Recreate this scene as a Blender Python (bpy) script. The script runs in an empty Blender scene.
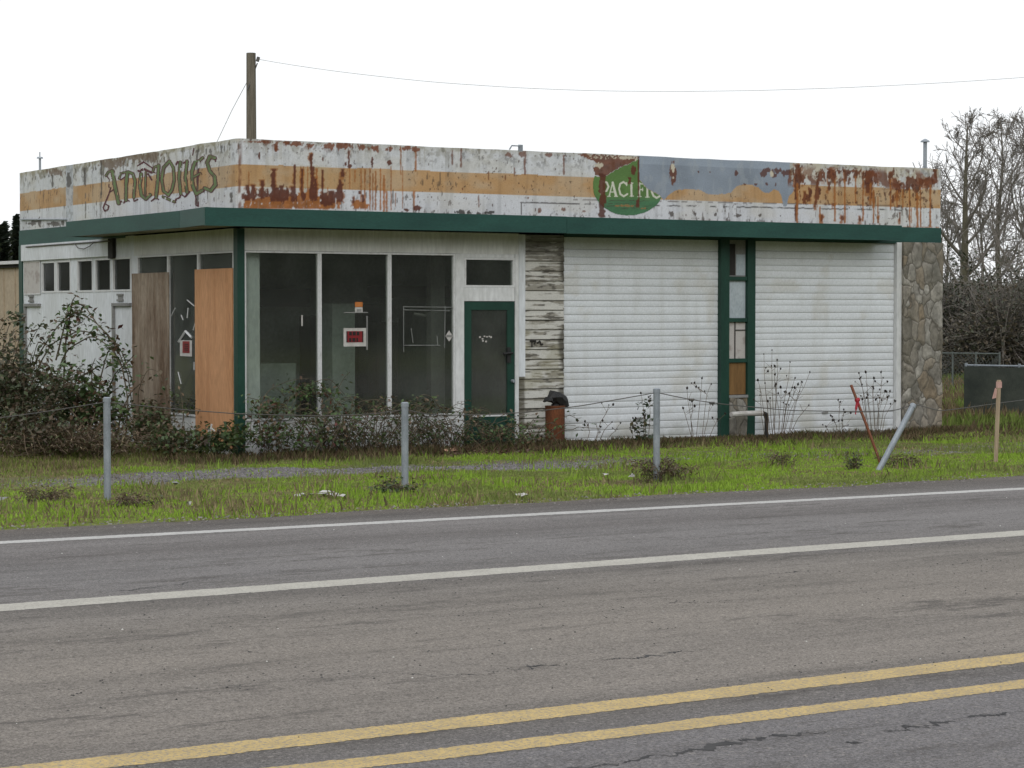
import bpy, math, random
import numpy as np
random.seed(7); RS=np.random.RandomState(11)
S=bpy.context.scene; COL=S.collection
# ------------------------------------------------------------------ camera (solved from the photograph)
FPX=2210.4; YAW=math.radians(31.38); PIT=math.radians(-1.92); CAM=np.array([-13.14,-29.05,2.10])
FW=np.array([math.sin(YAW)*math.cos(PIT),math.cos(YAW)*math.cos(PIT),math.sin(PIT)])
RT=np.array([math.cos(YAW),-math.sin(YAW),0.]); UP=np.cross(RT,FW)
def ray(x,y): return FW+RT*(x-512)/FPX-UP*(y-384)/FPX
def onY(x,y,Y=0.): d=ray(x,y); return CAM+d*(Y-CAM[1])/d[1]
def onX(x,y,X=0.): d=ray(x,y); return CAM+d*(X-CAM[0])/d[0]
def onZ(x,y,Z=0.): d=ray(x,y); return CAM+d*(Z-CAM[2])/d[2]
def onD(x,y,D): return CAM+ray(x,y)*D
def proj(P):
    d=np.asarray(P,float)-CAM; z=d@FW
    return 512+FPX*(d@RT)/z, 384-FPX*(d@UP)/z
cd=bpy.data.cameras.new('camera'); cam=bpy.data.objects.new('camera',cd); COL.objects.link(cam)
cam.location=CAM; cam.rotation_euler=(math.pi/2+PIT,0,-YAW)
cd.sensor_width=36; cd.lens=36*FPX/1024; cd.clip_start=.1; cd.clip_end=3000; S.camera=cam
# ------------------------------------------------------------------ noise
def _h(i,j,s):
    n=(i.astype(np.int64)*374761393+j.astype(np.int64)*668265263+s*974711)&0xffffffff
    n=((n^(n>>13))*1274126177)&0xffffffff
    return ((n^(n>>16))&0xffff)/65535.
def vn(x,y,s=0):
    x=np.asarray(x,float);y=np.asarray(y,float)
    i=np.floor(x);j=np.floor(y);a=x-i;b=y-j;a=a*a*(3-2*a);b=b*b*(3-2*b)
    i=i.astype(np.int64);j=j.astype(np.int64)
    return (_h(i,j,s)*(1-a)+_h(i+1,j,s)*a)*(1-b)+(_h(i,j+1,s)*(1-a)+_h(i+1,j+1,s)*a)*b
def fbm(x,y,s=0,o=4):
    t=0;w=0
    for k in range(o): t=t+vn(x*2**k,y*2**k,s+k*17)*.5**k; w+=.5**k
    return t/w
def ss(a,b,x): t=np.clip((x-a)/(b-a),0,1); return t*t*(3-2*t)
# ------------------------------------------------------------------ mesh helpers
def thing(name,label,cat,loc=(0,0,0),group=None):
    o=bpy.data.objects.new(name,None); o.empty_display_size=.3; COL.objects.link(o); o.location=loc
    o['label']=label; o['category']=cat
    if group: o['group']=group
    return o
def tag(o,label,cat,group=None):
    o['label']=label;o['category']=cat
    if group:o['group']=group
    return o
def wloc(p):
    v=np.zeros(3)
    while p: v=v+np.array(p.location); p=p.parent
    return v
def mk(name,V,F,m,parent=None,loc=None,col=None,smooth=False,kind=None,label=None):
    V=np.asarray(V,np.float64).reshape(-1,3)
    base=wloc(parent) if parent else (np.array(loc,float) if loc is not None else np.zeros(3))
    V=(V-base).astype(np.float32)
    me=bpy.data.meshes.new(name)
    if isinstance(F,np.ndarray):
        n,k=F.shape
        me.vertices.add(len(V)); me.vertices.foreach_set('co',V.ravel())
        me.loops.add(n*k); me.loops.foreach_set('vertex_index',F.astype(np.int32).ravel())
        me.polygons.add(n); me.polygons.foreach_set('loop_start',np.arange(0,n*k,k,dtype=np.int32))
        me.update(calc_edges=True)
    else:
        me.from_pydata([tuple(map(float,v)) for v in V],[],F); me.update()
    if smooth: me.polygons.foreach_set('use_smooth',np.ones(len(me.polygons),bool))
    if col is not None:
        a=me.color_attributes.new('Col','FLOAT_COLOR','POINT')
        c=np.ones((len(V),4),np.float32); c[:,:3]=col; a.data.foreach_set('color',c.ravel())
    me.materials.append(m)
    o=bpy.data.objects.new(name,me); COL.objects.link(o)
    if parent: o.parent=parent
    elif loc is not None: o.location=loc
    if kind: o['kind']=kind
    if label: o['label']=label
    return o
class MB:
    def __init__(s): s.V=[];s.F=[]
    def add(s,v,f):
        n=len(s.V); s.V+= [tuple(p) for p in v]; s.F+=[tuple(i+n for i in q) for q in f]; return s
    def box(s,x0,x1,y0,y1,z0,z1):
        v=[(x,y,z) for z in(z0,z1) for y in(y0,y1) for x in(x0,x1)]
        return s.add(v,[(0,2,3,1),(4,5,7,6),(0,1,5,4),(2,6,7,3),(0,4,6,2),(1,3,7,5)])
    def tube(s,P,R,n=6,cap=True):
        P=np.asarray(P,float)
        if np.isscalar(R): R=[R]*len(P)
        V=[]
        for i,p in enumerate(P):
            t=P[min(i+1,len(P)-1)]-P[max(i-1,0)]; t=t/(np.linalg.norm(t)+1e-9)
            a=np.cross(t,(0,0,1.) if abs(t[2])<.95 else (1.,0,0)); a/=np.linalg.norm(a); b=np.cross(t,a)
            for k in range(n):
                w=2*math.pi*k/n; V.append(p+R[i]*(a*math.cos(w)+b*math.sin(w)))
        F=[]
        for i in range(len(P)-1):
            for k in range(n):
                F.append((i*n+k,i*n+(k+1)%n,(i+1)*n+(k+1)%n,(i+1)*n+k))
        if cap: F+= [tuple(range(n))[::-1],tuple((len(P)-1)*n+k for k in range(n))]
        return s.add(V,F)
    def prism(s,poly,z0,z1):
        n=len(poly); V=[(x,y,z0) for x,y in poly]+[(x,y,z1) for x,y in poly]
        return s.add(V,[tuple(range(n))[::-1],tuple(range(n,2*n))]+[(i,(i+1)%n,n+(i+1)%n,n+i) for i in range(n)])
    def frame_y(s,x0,x1,z0,z1,w,y0,y1):   # rectangular frame in the XZ plane
        s.box(x0,x0+w,y0,y1,z0,z1);s.box(x1-w,x1,y0,y1,z0,z1);s.box(x0+w,x1-w,y0,y1,z0,z0+w);return s.box(x0+w,x1-w,y0,y1,z1-w,z1)
    def frame_x(s,y0,y1,z0,z1,w,x0,x1):
        s.box(x0,x1,y0,y0+w,z0,z1);s.box(x0,x1,y1-w,y1,z0,z1);s.box(x0,x1,y0+w,y1-w,z0,z0+w);return s.box(x0,x1,y0+w,y1-w,z1-w,z1)
    def build(s,name,m,parent=None,**k): return mk(name,np.array(s.V),s.F,m,parent,**k)
def gridfaces(nu,nv):
    i,j=np.meshgrid(np.arange(nu-1),np.arange(nv-1),indexing='ij'); a=(i*nv+j).ravel()
    return np.stack([a,a+nv,a+nv+1,a+1],1)
# ------------------------------------------------------------------ materials
def srgb(r,g,b): return tuple(((c/255)/12.92 if c/255<.04045 else ((c/255+.055)/1.055)**2.4) for c in (r,g,b))
class NT:
    def __init__(s,name):
        s.m=bpy.data.materials.new(name); s.m.use_nodes=True; s.t=s.m.node_tree; s.b=s.t.nodes['Principled BSDF']
    def n(s,ty,**kw):
        o=s.t.nodes.new(ty)
        for k,v in kw.items(): setattr(o,k,v)
        return o
    def l(s,a,b): s.t.links.new(a,b)
    def coord(s,scale=(1,1,1),which='Object'):
        tc=s.n('ShaderNodeTexCoord'); mp=s.n('ShaderNodeMapping'); mp.inputs['Scale'].default_value=scale
        s.l(tc.outputs[which],mp.inputs['Vector']); return mp.outputs[0]
    def noise(s,vec,scale,detail=4,rough=.55):
        o=s.n('ShaderNodeTexNoise'); o.inputs['Scale'].default_value=scale;o.inputs['Detail'].default_value=detail;o.inputs['Roughness'].default_value=rough
        s.l(vec,o.inputs['Vector']); return o.outputs['Fac']
    def ramp(s,fac,stops):
        o=s.n('ShaderNodeValToRGB'); e=o.color_ramp.elements
        while len(e)<len(stops): e.new(.5)
        for k,(p,c) in enumerate(stops): e[k].position=p; e[k].color=(*(c if hasattr(c,'__len__') else (c,c,c)),1)
        s.l(fac,o.inputs[0]); return o.outputs[0]
    def mix(s,fac,a,b,bt='MIX'):
        o=s.n('ShaderNodeMix',data_type='RGBA',blend_type=bt)
        for sock,v in ((o.inputs[0],fac),(o.inputs[6],a),(o.inputs[7],b)):
            if hasattr(v,'is_output'): s.l(v,sock)
            elif hasattr(v,'__len__'): sock.default_value=(*v,1)
            else: sock.default_value=v
        return o.outputs[2]
    def bump(s,h,strength=.3,dist=.01):
        o=s.n('ShaderNodeBump'); o.inputs['Strength'].default_value=strength;o.inputs['Distance'].default_value=dist
        s.l(h,o.inputs['Height']); s.l(o.outputs[0],s.b.inputs['Normal'])
def M(name,c1,c2=None,scale=3,stretch=(1,1,1),rough=.7,bump=0,bscale=None,lo=.35,hi=.65,metal=0,fine=.12):
    k=NT(name); v=k.coord(stretch)
    c2=c2 or tuple(x*.75 for x in c1)
    f=k.ramp(k.noise(v,scale,6,.62),[(lo,0),(hi,1)])
    c=k.mix(f,c1,c2)
    g=k.ramp(k.noise(v,scale*14,3,.6),[(.3,1-fine*1.6),(.7,1+fine*.4)])
    c=k.mix(1.,c,g,'MULTIPLY')
    k.l(c,k.b.inputs['Base Color']); k.b.inputs['Roughness'].default_value=rough; k.b.inputs['Metallic'].default_value=metal
    k.b.inputs['Specular IOR Level'].default_value=.3
    if bump: k.bump(k.noise(v,bscale or scale*8,4),bump,.01)
    return k.m
def MA(name,rough=.7,fine=.18,scale=60,bump=.15,stretch=(1,1,1),trans=0,spec=.3):
    k=NT(name); a=k.n('ShaderNodeAttribute',attribute_name='Col'); v=k.coord(stretch)
    g=k.ramp(k.noise(v,scale,4,.65),[(.3,1-fine),(.7,1+fine*.35)])
    c=k.mix(1.,a.outputs['Color'],g,'MULTIPLY'); k.l(c,k.b.inputs['Base Color']); k.b.inputs['Roughness'].default_value=rough
    k.b.inputs['Specular IOR Level'].default_value=spec
    if bump: k.bump(k.noise(v,scale*.7,4),bump,.006)
    if trans:
        tr=k.n('ShaderNodeBsdfTranslucent'); k.l(c,tr.inputs[0]); mx=k.n('ShaderNodeMixShader'); mx.inputs[0].default_value=trans
        k.l(k.b.outputs[0],mx.inputs[1]);k.l(tr.outputs[0],mx.inputs[2]); k.l(mx.outputs[0],k.t.nodes['Material Output'].inputs[0])
    return k.m
WHITE=(.56,.58,.59)
m_white=M('white_paint',(.60,.615,.62),(.50,.51,.50),1.3,(1,1,.35),.6,.1)
m_wallw=M('white_wall_paint',(.60,.63,.66),(.50,.52,.53),1.5,(1,1,.25),.6,.08)
m_header=M('header_paint',(.60,.61,.585),(.50,.505,.475),1.2,(1.5,1.5,.25),.7,.1)
m_green=M('dark_green_paint',(.018,.072,.058),(.012,.05,.042),2,(.6,.6,2),.5,.08,lo=.3,hi=.7)
m_greend=M('dark_green_paint_door',(.012,.05,.034),(.008,.036,.026),3,(1,1,.4),.45,.08)
m_soffit=M('soffit_board',(.42,.40,.34),(.22,.20,.16),1.4,(1,1,1),.9,.2)
m_frame=M('white_window_frame',(.55,.56,.56),(.30,.29,.26),5,(1,1,.5),.6,.15,lo=.55,hi=.75)
m_dark=M('black_rubber',(.012,.012,.013),(.022,.022,.022),8,rough=.55,bump=.3)
m_steel=M('galvanised_steel',(.30,.33,.36),(.20,.225,.25),6,(1,1,.5),.5,.1,metal=.25)
m_dimsteel=M('dull_grey_steel',(.10,.115,.11),(.07,.08,.078),6,rough=.7)
m_wood=M('stake_wood',(.40,.315,.22),(.29,.22,.15),5,(6,6,.6),.8,.2)
m_pole=M('weathered_pole',(.16,.14,.11),(.09,.08,.06),4,(6,6,.3),.9,.3)
m_ply=M('plywood_new',(.54,.29,.145),(.43,.215,.10),1.6,(3,3,.28),.75,.12,lo=.3,hi=.7,fine=.2)
m_plyold=M('plywood_weathered',(.30,.245,.185),(.12,.075,.045),1.9,(2.2,2.2,.35),.85,.25,lo=.38,hi=.62,fine=.25)
m_board=M('brown_board',(.22,.125,.045),(.13,.07,.025),2,(4,4,.4),.8,.2)
m_roof=M('roof_felt',(.10,.10,.10),(.07,.07,.07),2,rough=.9)
m_rust=M('rusty_iron',(.16,.055,.022),(.06,.024,.013),5,(1,1,.45),.9,.5,lo=.35,hi=.7,fine=.3)
m_red=M('red_sign_face',(.21,.014,.018),(.16,.012,.016),6,rough=.5)
m_redst=M('red_stake_paint',(.19,.055,.03),(.15,.07,.035),6,rough=.7)
m_ribbon=M('red_ribbon',(.33,.02,.035),(.25,.02,.03),8,rough=.6)
m_pink=M('pink_ribbon',(.52,.33,.29),(.42,.25,.22),8,rough=.6)
m_paper=M('white_paper',(.50,.49,.47),(.36,.345,.32),9,rough=.8)
m_orange=M('orange_sticker',(.45,.16,.04),(.38,.13,.03),9,rough=.6)
m_ink=M('black_ink',(.012,.01,.012),(.02,.015,.015),9,rough=.6)
m_int=M('interior_wall',(.40,.44,.41),(.27,.30,.28),1.2,rough=.9)
m_intd=M('interior_dark',(.032,.030,.027),(.022,.02,.019),2,rough=.9)
m_intl=M('interior_grey',(.24,.24,.23),(.17,.17,.165),2,rough=.9)
m_attr=MA('weathered_paint',.65,.16,45,.12)
m_leaf=MA('leaves',.5,.12,30,0,trans=.2,spec=.35)
m_blade=MA('grass_blades',.7,.1,20,0,trans=.45,spec=.2)
m_stem=M('bramble_stem',(.115,.095,.062),(.07,.056,.036),6,rough=.8)
m_dry=M('dry_stalk',(.13,.095,.06),(.085,.06,.04),6,rough=.9)
m_seed=M('dark_seed_head',(.028,.02,.016),(.018,.014,.012),9,rough=.9)
m_bark=M('tree_bark',(.13,.12,.085),(.08,.075,.05),3,(1,1,.4),.95,.4)
m_twig=M('bare_twigs',(.19,.172,.155),(.13,.118,.106),1,rough=.95)
m_tan=M('tan_metal_cladding',(.38,.31,.225),(.33,.265,.19),.8,rough=.6)
m_trim=M('white_metal_trim',(.6,.6,.6),(.5,.5,.5),2,rough=.5)
m_screen=M('dark_screen_mesh',(.028,.035,.03),(.055,.062,.052),2.2,(1,1,1),.85,.2,bscale=60)
m_wire=M('wire',(.06,.06,.06),(.1,.09,.08),8,rough=.6)
m_pwire=M('power_wire',(.55,.55,.56),(.45,.45,.45),3,rough=.6)
m_papered=M('papered_pane',(.42,.40,.38),(.30,.27,.25),5,(1,1,1),.8,lo=.5,hi=.62)
m_frost=M('frosted_pane',(.40,.45,.48),(.28,.33,.36),3,(1,1,.5),.35,lo=.3,hi=.7)
m_orangelit=M('faded_cardboard',(.40,.24,.16),(.3,.18,.12),6,rough=.9)
# glass: transparent with a fresnel reflection and a film of dirt
def glass(name,tint,dirt,refl=1.0):
    k=NT(name); k.t.nodes.remove(k.b); v=k.coord((1,1,.9))
    tr=k.n('ShaderNodeBsdfTransparent'); tr.inputs[0].default_value=(*tint,1)
    gl=k.n('ShaderNodeBsdfGlossy'); gl.inputs['Roughness'].default_value=.06; gl.inputs[0].default_value=(refl,refl,refl,1)
    fr=k.n('ShaderNodeFresnel'); fr.inputs[0].default_value=1.45
    m1=k.n('ShaderNodeMixShader'); k.l(fr.outputs[0],m1.inputs[0]);k.l(tr.outputs[0],m1.inputs[1]);k.l(gl.outputs[0],m1.inputs[2])
    df=k.n('ShaderNodeBsdfDiffuse'); df.inputs[0].default_value=(.30,.31,.29,1)
    f=k.ramp(k.noise(v,1.4,8,.62),[(.3,dirt*.4),(.75,dirt*1.35)])
    m2=k.n('ShaderNodeMixShader'); k.l(f,m2.inputs[0]);k.l(m1.outputs[0],m2.inputs[1]);k.l(df.outputs[0],m2.inputs[2])
    k.l(m2.outputs[0],k.t.nodes['Material Output'].inputs[0]); return k.m
m_glass=glass('dirty_shop_glass',(.90,.94,.91),.055)
m_glassL=glass('dusty_shop_glass',(.6,.66,.63),.16)
# rubble stone
def stone():
    k=NT('rubble_stone'); v=k.coord((1,1,.72))
    nz=k.n('ShaderNodeTexNoise'); nz.inputs['Scale'].default_value=2.5; nz.inputs['Detail'].default_value=3; k.l(v,nz.inputs['Vector'])
    vm=k.n('ShaderNodeVectorMath',operation='MULTIPLY_ADD'); vm.inputs[1].default_value=(.42,.42,.42); k.l(nz.outputs['Color'],vm.inputs[0]); k.l(v,vm.inputs[2])
    vo=k.n('ShaderNodeTexVoronoi',feature='DISTANCE_TO_EDGE'); vo.inputs['Scale'].default_value=4.5; k.l(vm.outputs[0],vo.inputs['Vector'])
    vc=k.n('ShaderNodeTexVoronoi'); vc.inputs['Scale'].default_value=4.5; k.l(vm.outputs[0],vc.inputs['Vector'])
    hue=k.n('ShaderNodeSeparateColor'); k.l(vc.outputs['Color'],hue.inputs[0])
    c=k.ramp(hue.outputs[0],[(0,(.15,.135,.105)),(.3,(.215,.198,.168)),(.55,(.32,.305,.27)),(.75,(.21,.165,.11)),(1,(.245,.23,.20))])
    c=k.mix(1.,c,k.ramp(k.noise(v,8,8,.75),[(.3,.34),(.7,1.3)]),'MULTIPLY')
    c=k.mix(k.ramp(k.noise(v,2.1,5,.6),[(.45,0),(.68,.6)]),c,(.11,.107,.088))
    e=k.ramp(vo.outputs[0],[(0,0),(.05,1)])
    c=k.mix(e,(.07,.063,.05),c); k.l(c,k.b.inputs['Base Color']); k.b.inputs['Roughness'].default_value=.92
    h=k.mix(.3,k.ramp(vo.outputs[0],[(0,0),(.16,1)]),k.noise(v,12,6,.7)); k.bump(h,.7,.03); return k.m
m_stone=stone()
# ------------------------------------------------------------------ world and light: overcast
W=bpy.data.worlds.new('World'); S.world=W; W.use_nodes=True; t=W.node_tree; bg=t.nodes['Background']
sky=t.nodes.new('ShaderNodeTexSky'); sky.sky_type='NISHITA'; sky.sun_disc=False
SE,SR=math.radians(25),math.radians(212)
sky.sun_elevation=SE; sky.sun_rotation=SR; sky.dust_density=5
tc=t.nodes.new('ShaderNodeTexCoord'); sx=t.nodes.new('ShaderNodeSeparateXYZ'); t.links.new(tc.outputs['Generated'],sx.inputs[0])
nz=t.nodes.new('ShaderNodeTexNoise'); nz.inputs['Scale'].default_value=2.2; nz.inputs['Detail'].default_value=4; t.links.new(tc.outputs['Generated'],nz.inputs['Vector'])
ad=t.nodes.new('ShaderNodeMath'); ad.operation='MULTIPLY_ADD'; ad.inputs[1].default_value=.12; t.links.new(nz.outputs['Fac'],ad.inputs[0]); t.links.new(sx.outputs[2],ad.inputs[2])
rp=t.nodes.new('ShaderNodeValToRGB'); e=rp.color_ramp.elements
e[0].position=.0; e[0].color=(10.6,10.8,11.0,1); e[1].position=1.; e[1].color=(13.2,13.6,14.2,1); t.links.new(ad.outputs[0],rp.inputs[0])
mx=t.nodes.new('ShaderNodeMix'); mx.data_type='RGBA'; mx.inputs[0].default_value=.93
t.links.new(sky.outputs[0],mx.inputs[6]); t.links.new(rp.outputs[0],mx.inputs[7]); t.links.new(mx.outputs[2],bg.inputs[0]); bg.inputs[1].default_value=.1
sl=bpy.data.lights.new('sun','SUN'); sl.energy=.95; sl.angle=math.radians(25); sl.color=(1,.985,.965)
so=bpy.data.objects.new('sun',sl); COL.objects.link(so)
# direction towards the sun: compass angle SR measured like the sky node (from +Y towards +X)
so.rotation_euler=(math.pi/2-SE,0,math.pi-SR) ; so.location=(0,0,30)
S.view_settings.view_transform='Standard'; S.view_settings.look='None'; S.view_settings.exposure=0; S.view_settings.gamma=1
# ------------------------------------------------------------------ ground, road
def gz(x,y):
    x=np.asarray(x,float);y=np.asarray(y,float)
    b=np.interp(y,[-11.5,-10.6,-8,-4.6,-3],[.235,.235,.15,.03,.0])
    amp=ss(-11.2,-10.4,y)*(1-ss(-.6,-.1,y)*((x>-.3)&(x<13.6)&(y<9.6)))
    far=1-ss(30,60,np.hypot(x,y))
    n=(fbm(x*1.3,y*1.3,3)-.5)*.07+(fbm(x*.35,y*.35,5,2)-.5)*.10
    return b+amp*far*n
def axis(a,b,st,lo,hi):
    v=list(np.arange(a,b+1e-6,st)); s=st; x=v[-1]
    while x<hi: s*=1.35; x=min(x+s,hi); v.append(x)
    s=st;x=a;pre=[]
    while x>lo: s*=1.35; x=max(x-s,lo); pre.append(x)
    return np.array(pre[::-1]+v)
gx=axis(-10,16,.13,-900,900); gy=axis(-11.6,3,.11,-900,900)
X,Y=np.meshgrid(gx,gy,indexing='ij'); Zg=gz(X,Y)
Zg=np.where(Y<-11.4,.235,Zg); Zg=np.where(Y<-27.9,.235-.1*ss(-28,-31,Y),Zg)
def m_ground():
    k=NT('grass_ground'); g=k.n('ShaderNodeNewGeometry'); pos=g.outputs['Position']
    sp=k.n('ShaderNodeSeparateXYZ'); k.l(pos,sp.inputs[0])
    grass=k.mix(k.ramp(k.noise(pos,.9,6,.6),[(.40,0),(.62,1)]),(.16,.205,.035),(.155,.13,.06))
    grass=k.mix(k.ramp(k.noise(pos,7,6,.7),[(.42,0),(.68,.8)]),grass,(.055,.052,.025))
    gravel=k.mix(k.ramp(k.noise(pos,34,5,.75),[(.36,0),(.62,1)]),(.07,.064,.06),(.20,.185,.18))
    yn=k.n('ShaderNodeMath',operation='MULTIPLY_ADD'); yn.inputs[1].default_value=2.4; k.l(k.noise(pos,.75,5,.62),yn.inputs[0]); k.l(sp.outputs[1],yn.inputs[2])
    mr=k.n('ShaderNodeMapRange'); mr.inputs[1].default_value=-8.; mr.inputs[2].default_value=2.; k.l(yn.outputs[0],mr.inputs[0])
    # distance out from the wall: gravel drive, then grass, then bare brown strip at the foot of the wall
    f=k.ramp(mr.outputs[0],[(.46,0),(.51,1),(.63,1),(.68,0)])
    xm=k.n('ShaderNodeMapRange'); xm.inputs[1].default_value=-7.; xm.inputs[2].default_value=15.; k.l(sp.outputs[0],xm.inputs[0])
    fx=k.ramp(xm.outputs[0],[(.10,.25),(.2,1),(.42,1),(.54,.35),(1,.3)])
    c=k.mix(k.mix(1.,f,fx,'MULTIPLY'),grass,gravel)
    b=k.ramp(mr.outputs[0],[(.80,0),(.87,1),(1,1)])
    near=k.ramp(sp.outputs[1],[(0.,1),(.5,1),(1.,0)])
    fl=k.ramp(xm.outputs[0],[(.23,0),(.28,1)]); c=k.mix(k.mix(1.,k.mix(1.,b,near,'MULTIPLY'),fl,'MULTIPLY'),c,k.mix(k.noise(pos,12,5,.7),(.04,.028,.016),(.13,.092,.058)))
    sh=k.n('ShaderNodeMapRange'); sh.inputs[1].default_value=-11.6; sh.inputs[2].default_value=-10.2; k.l(yn.outputs[0],sh.inputs[0])
    k.l(c,k.b.inputs['Base Color']); k.b.inputs['Roughness'].default_value=.95; k.b.inputs['Specular IOR Level'].default_value=.1
    k.bump(k.noise(pos,30,5,.7),.8,.03); return k.m
mk('ground',np.stack([X,Y,Zg],-1),gridfaces(len(gx),len(gy)),m_ground(),kind='structure')
RZ=.27
def edge_n(x): return -11.0+(fbm(x*1.1,x*0+3.3,21)-.5)*.35+(fbm(x*7,x*0+1.3,22)-.5)*.12
def m_road():
    k=NT('worn_asphalt'); g=k.n('ShaderNodeNewGeometry'); pos=g.outputs['Position']
    mp=k.n('ShaderNodeMapping'); mp.inputs['Scale'].default_value=(.11,1.6,1); k.l(pos,mp.inputs[0])
    sp=k.n('ShaderNodeSeparateXYZ'); k.l(pos,sp.inputs[0])
    yn=k.n('ShaderNodeMath',operation='MULTIPLY_ADD'); yn.inputs[1].default_value=.5; k.l(k.noise(mp.outputs[0],1.,5,.6),yn.inputs[0]); k.l(sp.outputs[1],yn.inputs[2])
    mr=k.n('ShaderNodeMapRange'); mr.inputs[1].default_value=-28; mr.inputs[2].default_value=-10; k.l(yn.outputs[0],mr.inputs[0])
    P=lambda y:(y+.25+28)/18
    A=(.175,.175,.177);B=(.205,.194,.174);D=(.13,.13,.135)
    c=k.ramp(mr.outputs[0],[(P(-26),D),(P(-21.35),(.155,.155,.162)),(P(-20.7),(.12,.115,.108)),(P(-20.2),(.215,.203,.185)),(P(-19.2),(.188,.178,.162)),(P(-18.4),(.21,.198,.178)),(P(-17.2),(.185,.176,.16)),(P(-16.5),(.185,.178,.165)),(P(-16.15),(.125,.12,.112)),(P(-15.9),(.15,.148,.146)),(P(-15.0),(.165,.165,.167)),(P(-14.2),A),(P(-13.4),(.125,.122,.122)),(P(-12.6),(.178,.176,.177)),(P(-12.2),(.14,.138,.136)),(P(-11.7),(.095,.09,.085)),(P(-11.2),(.11,.1,.09))])
    sk=k.noise(pos,55,6,.8); c=k.mix(1.,c,k.ramp(sk,[(.36,.42),(.47,.93),(.56,1.03),(.68,1.6)]),'MULTIPLY')
    c=k.mix(1.,c,k.ramp(k.noise(pos,95,3,.85),[(.34,.5),(.5,1.),(.66,1.5)]),'MULTIPLY')
    mp2=k.n('ShaderNodeMapping'); mp2.inputs['Scale'].default_value=(.35,2.2,1); k.l(pos,mp2.inputs[0])
    c=k.mix(1.,c,k.ramp(k.noise(mp2.outputs[0],1.3,8,.65),[(.3,.74),(.5,1),(.75,1.12)]),'MULTIPLY')
    mp3=k.n('ShaderNodeMapping'); mp3.inputs['Scale'].default_value=(1.2,3.6,1); k.l(pos,mp3.inputs[0])
    c=k.mix(k.ramp(k.noise(mp3.outputs[0],1.6,9,.72),[(.50,0),(.585,.8)])if 0 else k.mix(1.,k.ramp(k.noise(mp3.outputs[0],1.6,9,.74),[(.50,0),(.60,.72)]),k.ramp(k.noise(mp.outputs[0],1.7,4,.6),[(.46,0),(.6,1)]),'MULTIPLY'),c,(.06,.056,.052))
    c=k.mix(k.ramp(k.noise(pos,19,6,.85),[(.54,0),(.60,.62)]),c,(.075,.07,.066)); c=k.mix(k.ramp(k.noise(pos,31,4,.85),[(.58,0),(.64,.55)]),c,(.33,.32,.30))
    vo=k.n('ShaderNodeTexVoronoi'); vo.inputs['Scale'].default_value=26; k.l(pos,vo.inputs['Vector'])
    pit=k.ramp(vo.outputs['Distance'],[(.07,1),(.14,0)]); pm=k.ramp(k.noise(pos,1.4,4),[(.5,0),(.62,1)])
    c=k.mix(k.mix(1.,pit,pm,'MULTIPLY'),c,(.03,.028,.027))
    c=k.mix(1.,c,(.93,.872,.83),'MULTIPLY')
    k.l(c,k.b.inputs['Base Color']); k.b.inputs['Roughness'].default_value=.9; k.b.inputs['Specular IOR Level'].default_value=.25
    k.bump(sk,.5,.008); return k.m
rx=axis(-12,14,.1,-900,900); ry=np.linspace(0,1,30)
XX,TT=np.meshgrid(rx,ry,indexing='ij'); YY=edge_n(XX)*(1-TT)+(-27.5)*TT
mk('road',np.stack([XX,YY,np.full_like(XX,RZ)-.025*ss(.03,0,TT)],-1),gridfaces(len(rx),30)[:,::-1].copy(),m_road(),kind='structure')
def m_paintline(name,c1,c2,worn):
    k=NT(name); g=k.n('ShaderNodeNewGeometry'); pos=g.outputs['Position']
    c=k.mix(k.ramp(k.noise(pos,6,5,.7),[(.35,0),(.7,1)]),c1,c2)
    c=k.mix(k.ramp(k.noise(pos,48,6,.8),[(.50,0),(.58,worn)]),c,(.15,.145,.14))
    mp=k.n('ShaderNodeMapping'); mp.inputs['Scale'].default_value=(1.2,7,1); k.l(pos,mp.inputs[0])
    c=k.mix(k.ramp(k.noise(mp.outputs[0],3.5,6,.75),[(.58,0),(.75,worn)]),c,(.16,.15,.14))
    k.l(c,k.b.inputs['Base Color']); k.b.inputs['Roughness'].default_value=.8; return k.m
def line(name,px,hw,m,sd,y_const=None):
    x=axis(-11,9,.008,-900,900)
    if px is None: yc=np.full_like(x,y_const)
    else:
        P=np.array([onZ(a,b,RZ) for a,b in px]); cf=np.polyfit(P[:,0],P[:,1],2 if len(px)>4 else 3); xc=np.clip(x,P[0,0],P[-1,0]); dcf=np.polyder(cf); yc=np.polyval(cf,xc)+np.polyval(dcf,xc)*np.clip(x-xc,-2.5,2.5)
    ed=lambda q:(fbm(x*42,x*0,q,3)-.5)*.024+(fbm(x*2.5,x*0,q+3,2)-.5)*.02
    a=yc-hw+ed(sd+1); b=yc+hw+ed(sd+2)
    V=np.stack([np.stack([x,a,np.full_like(x,RZ+.0015)],-1),np.stack([x,b,np.full_like(x,RZ+.0015)],-1)],1)
    mk(name,V,gridfaces(len(x),2),m,kind='structure')
m_wl=m_paintline('white_road_paint',(.43,.42,.40),(.34,.33,.31),.55); m_wl2=m_paintline('cream_road_paint',(.40,.38,.325),(.32,.30,.255),.6); m_yl=m_paintline('yellow_road_paint',(.47,.335,.12),(.33,.24,.095),.85)
line('road_edge_line',[(0,543),(256,528.8),(512,515.6),(640,509.3),(1024,488.6)],.10,m_wl,31); line('road_lane_line',[(0,608),(256,589),(512,570),(640,561),(1024,533)],.155,m_wl2,34)
line('road_centre_line',[(62,767),(256,745.8),(512,716.8),(768,687.5),(1024,657.5)],.115,m_yl,37); line('road_centre_line',[(320,767.5),(512,745.5),(768,715.2),(1024,684)],.095,m_yl,41); line('road_edge_line',None,.1,m_wl,44,-26.)
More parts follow.
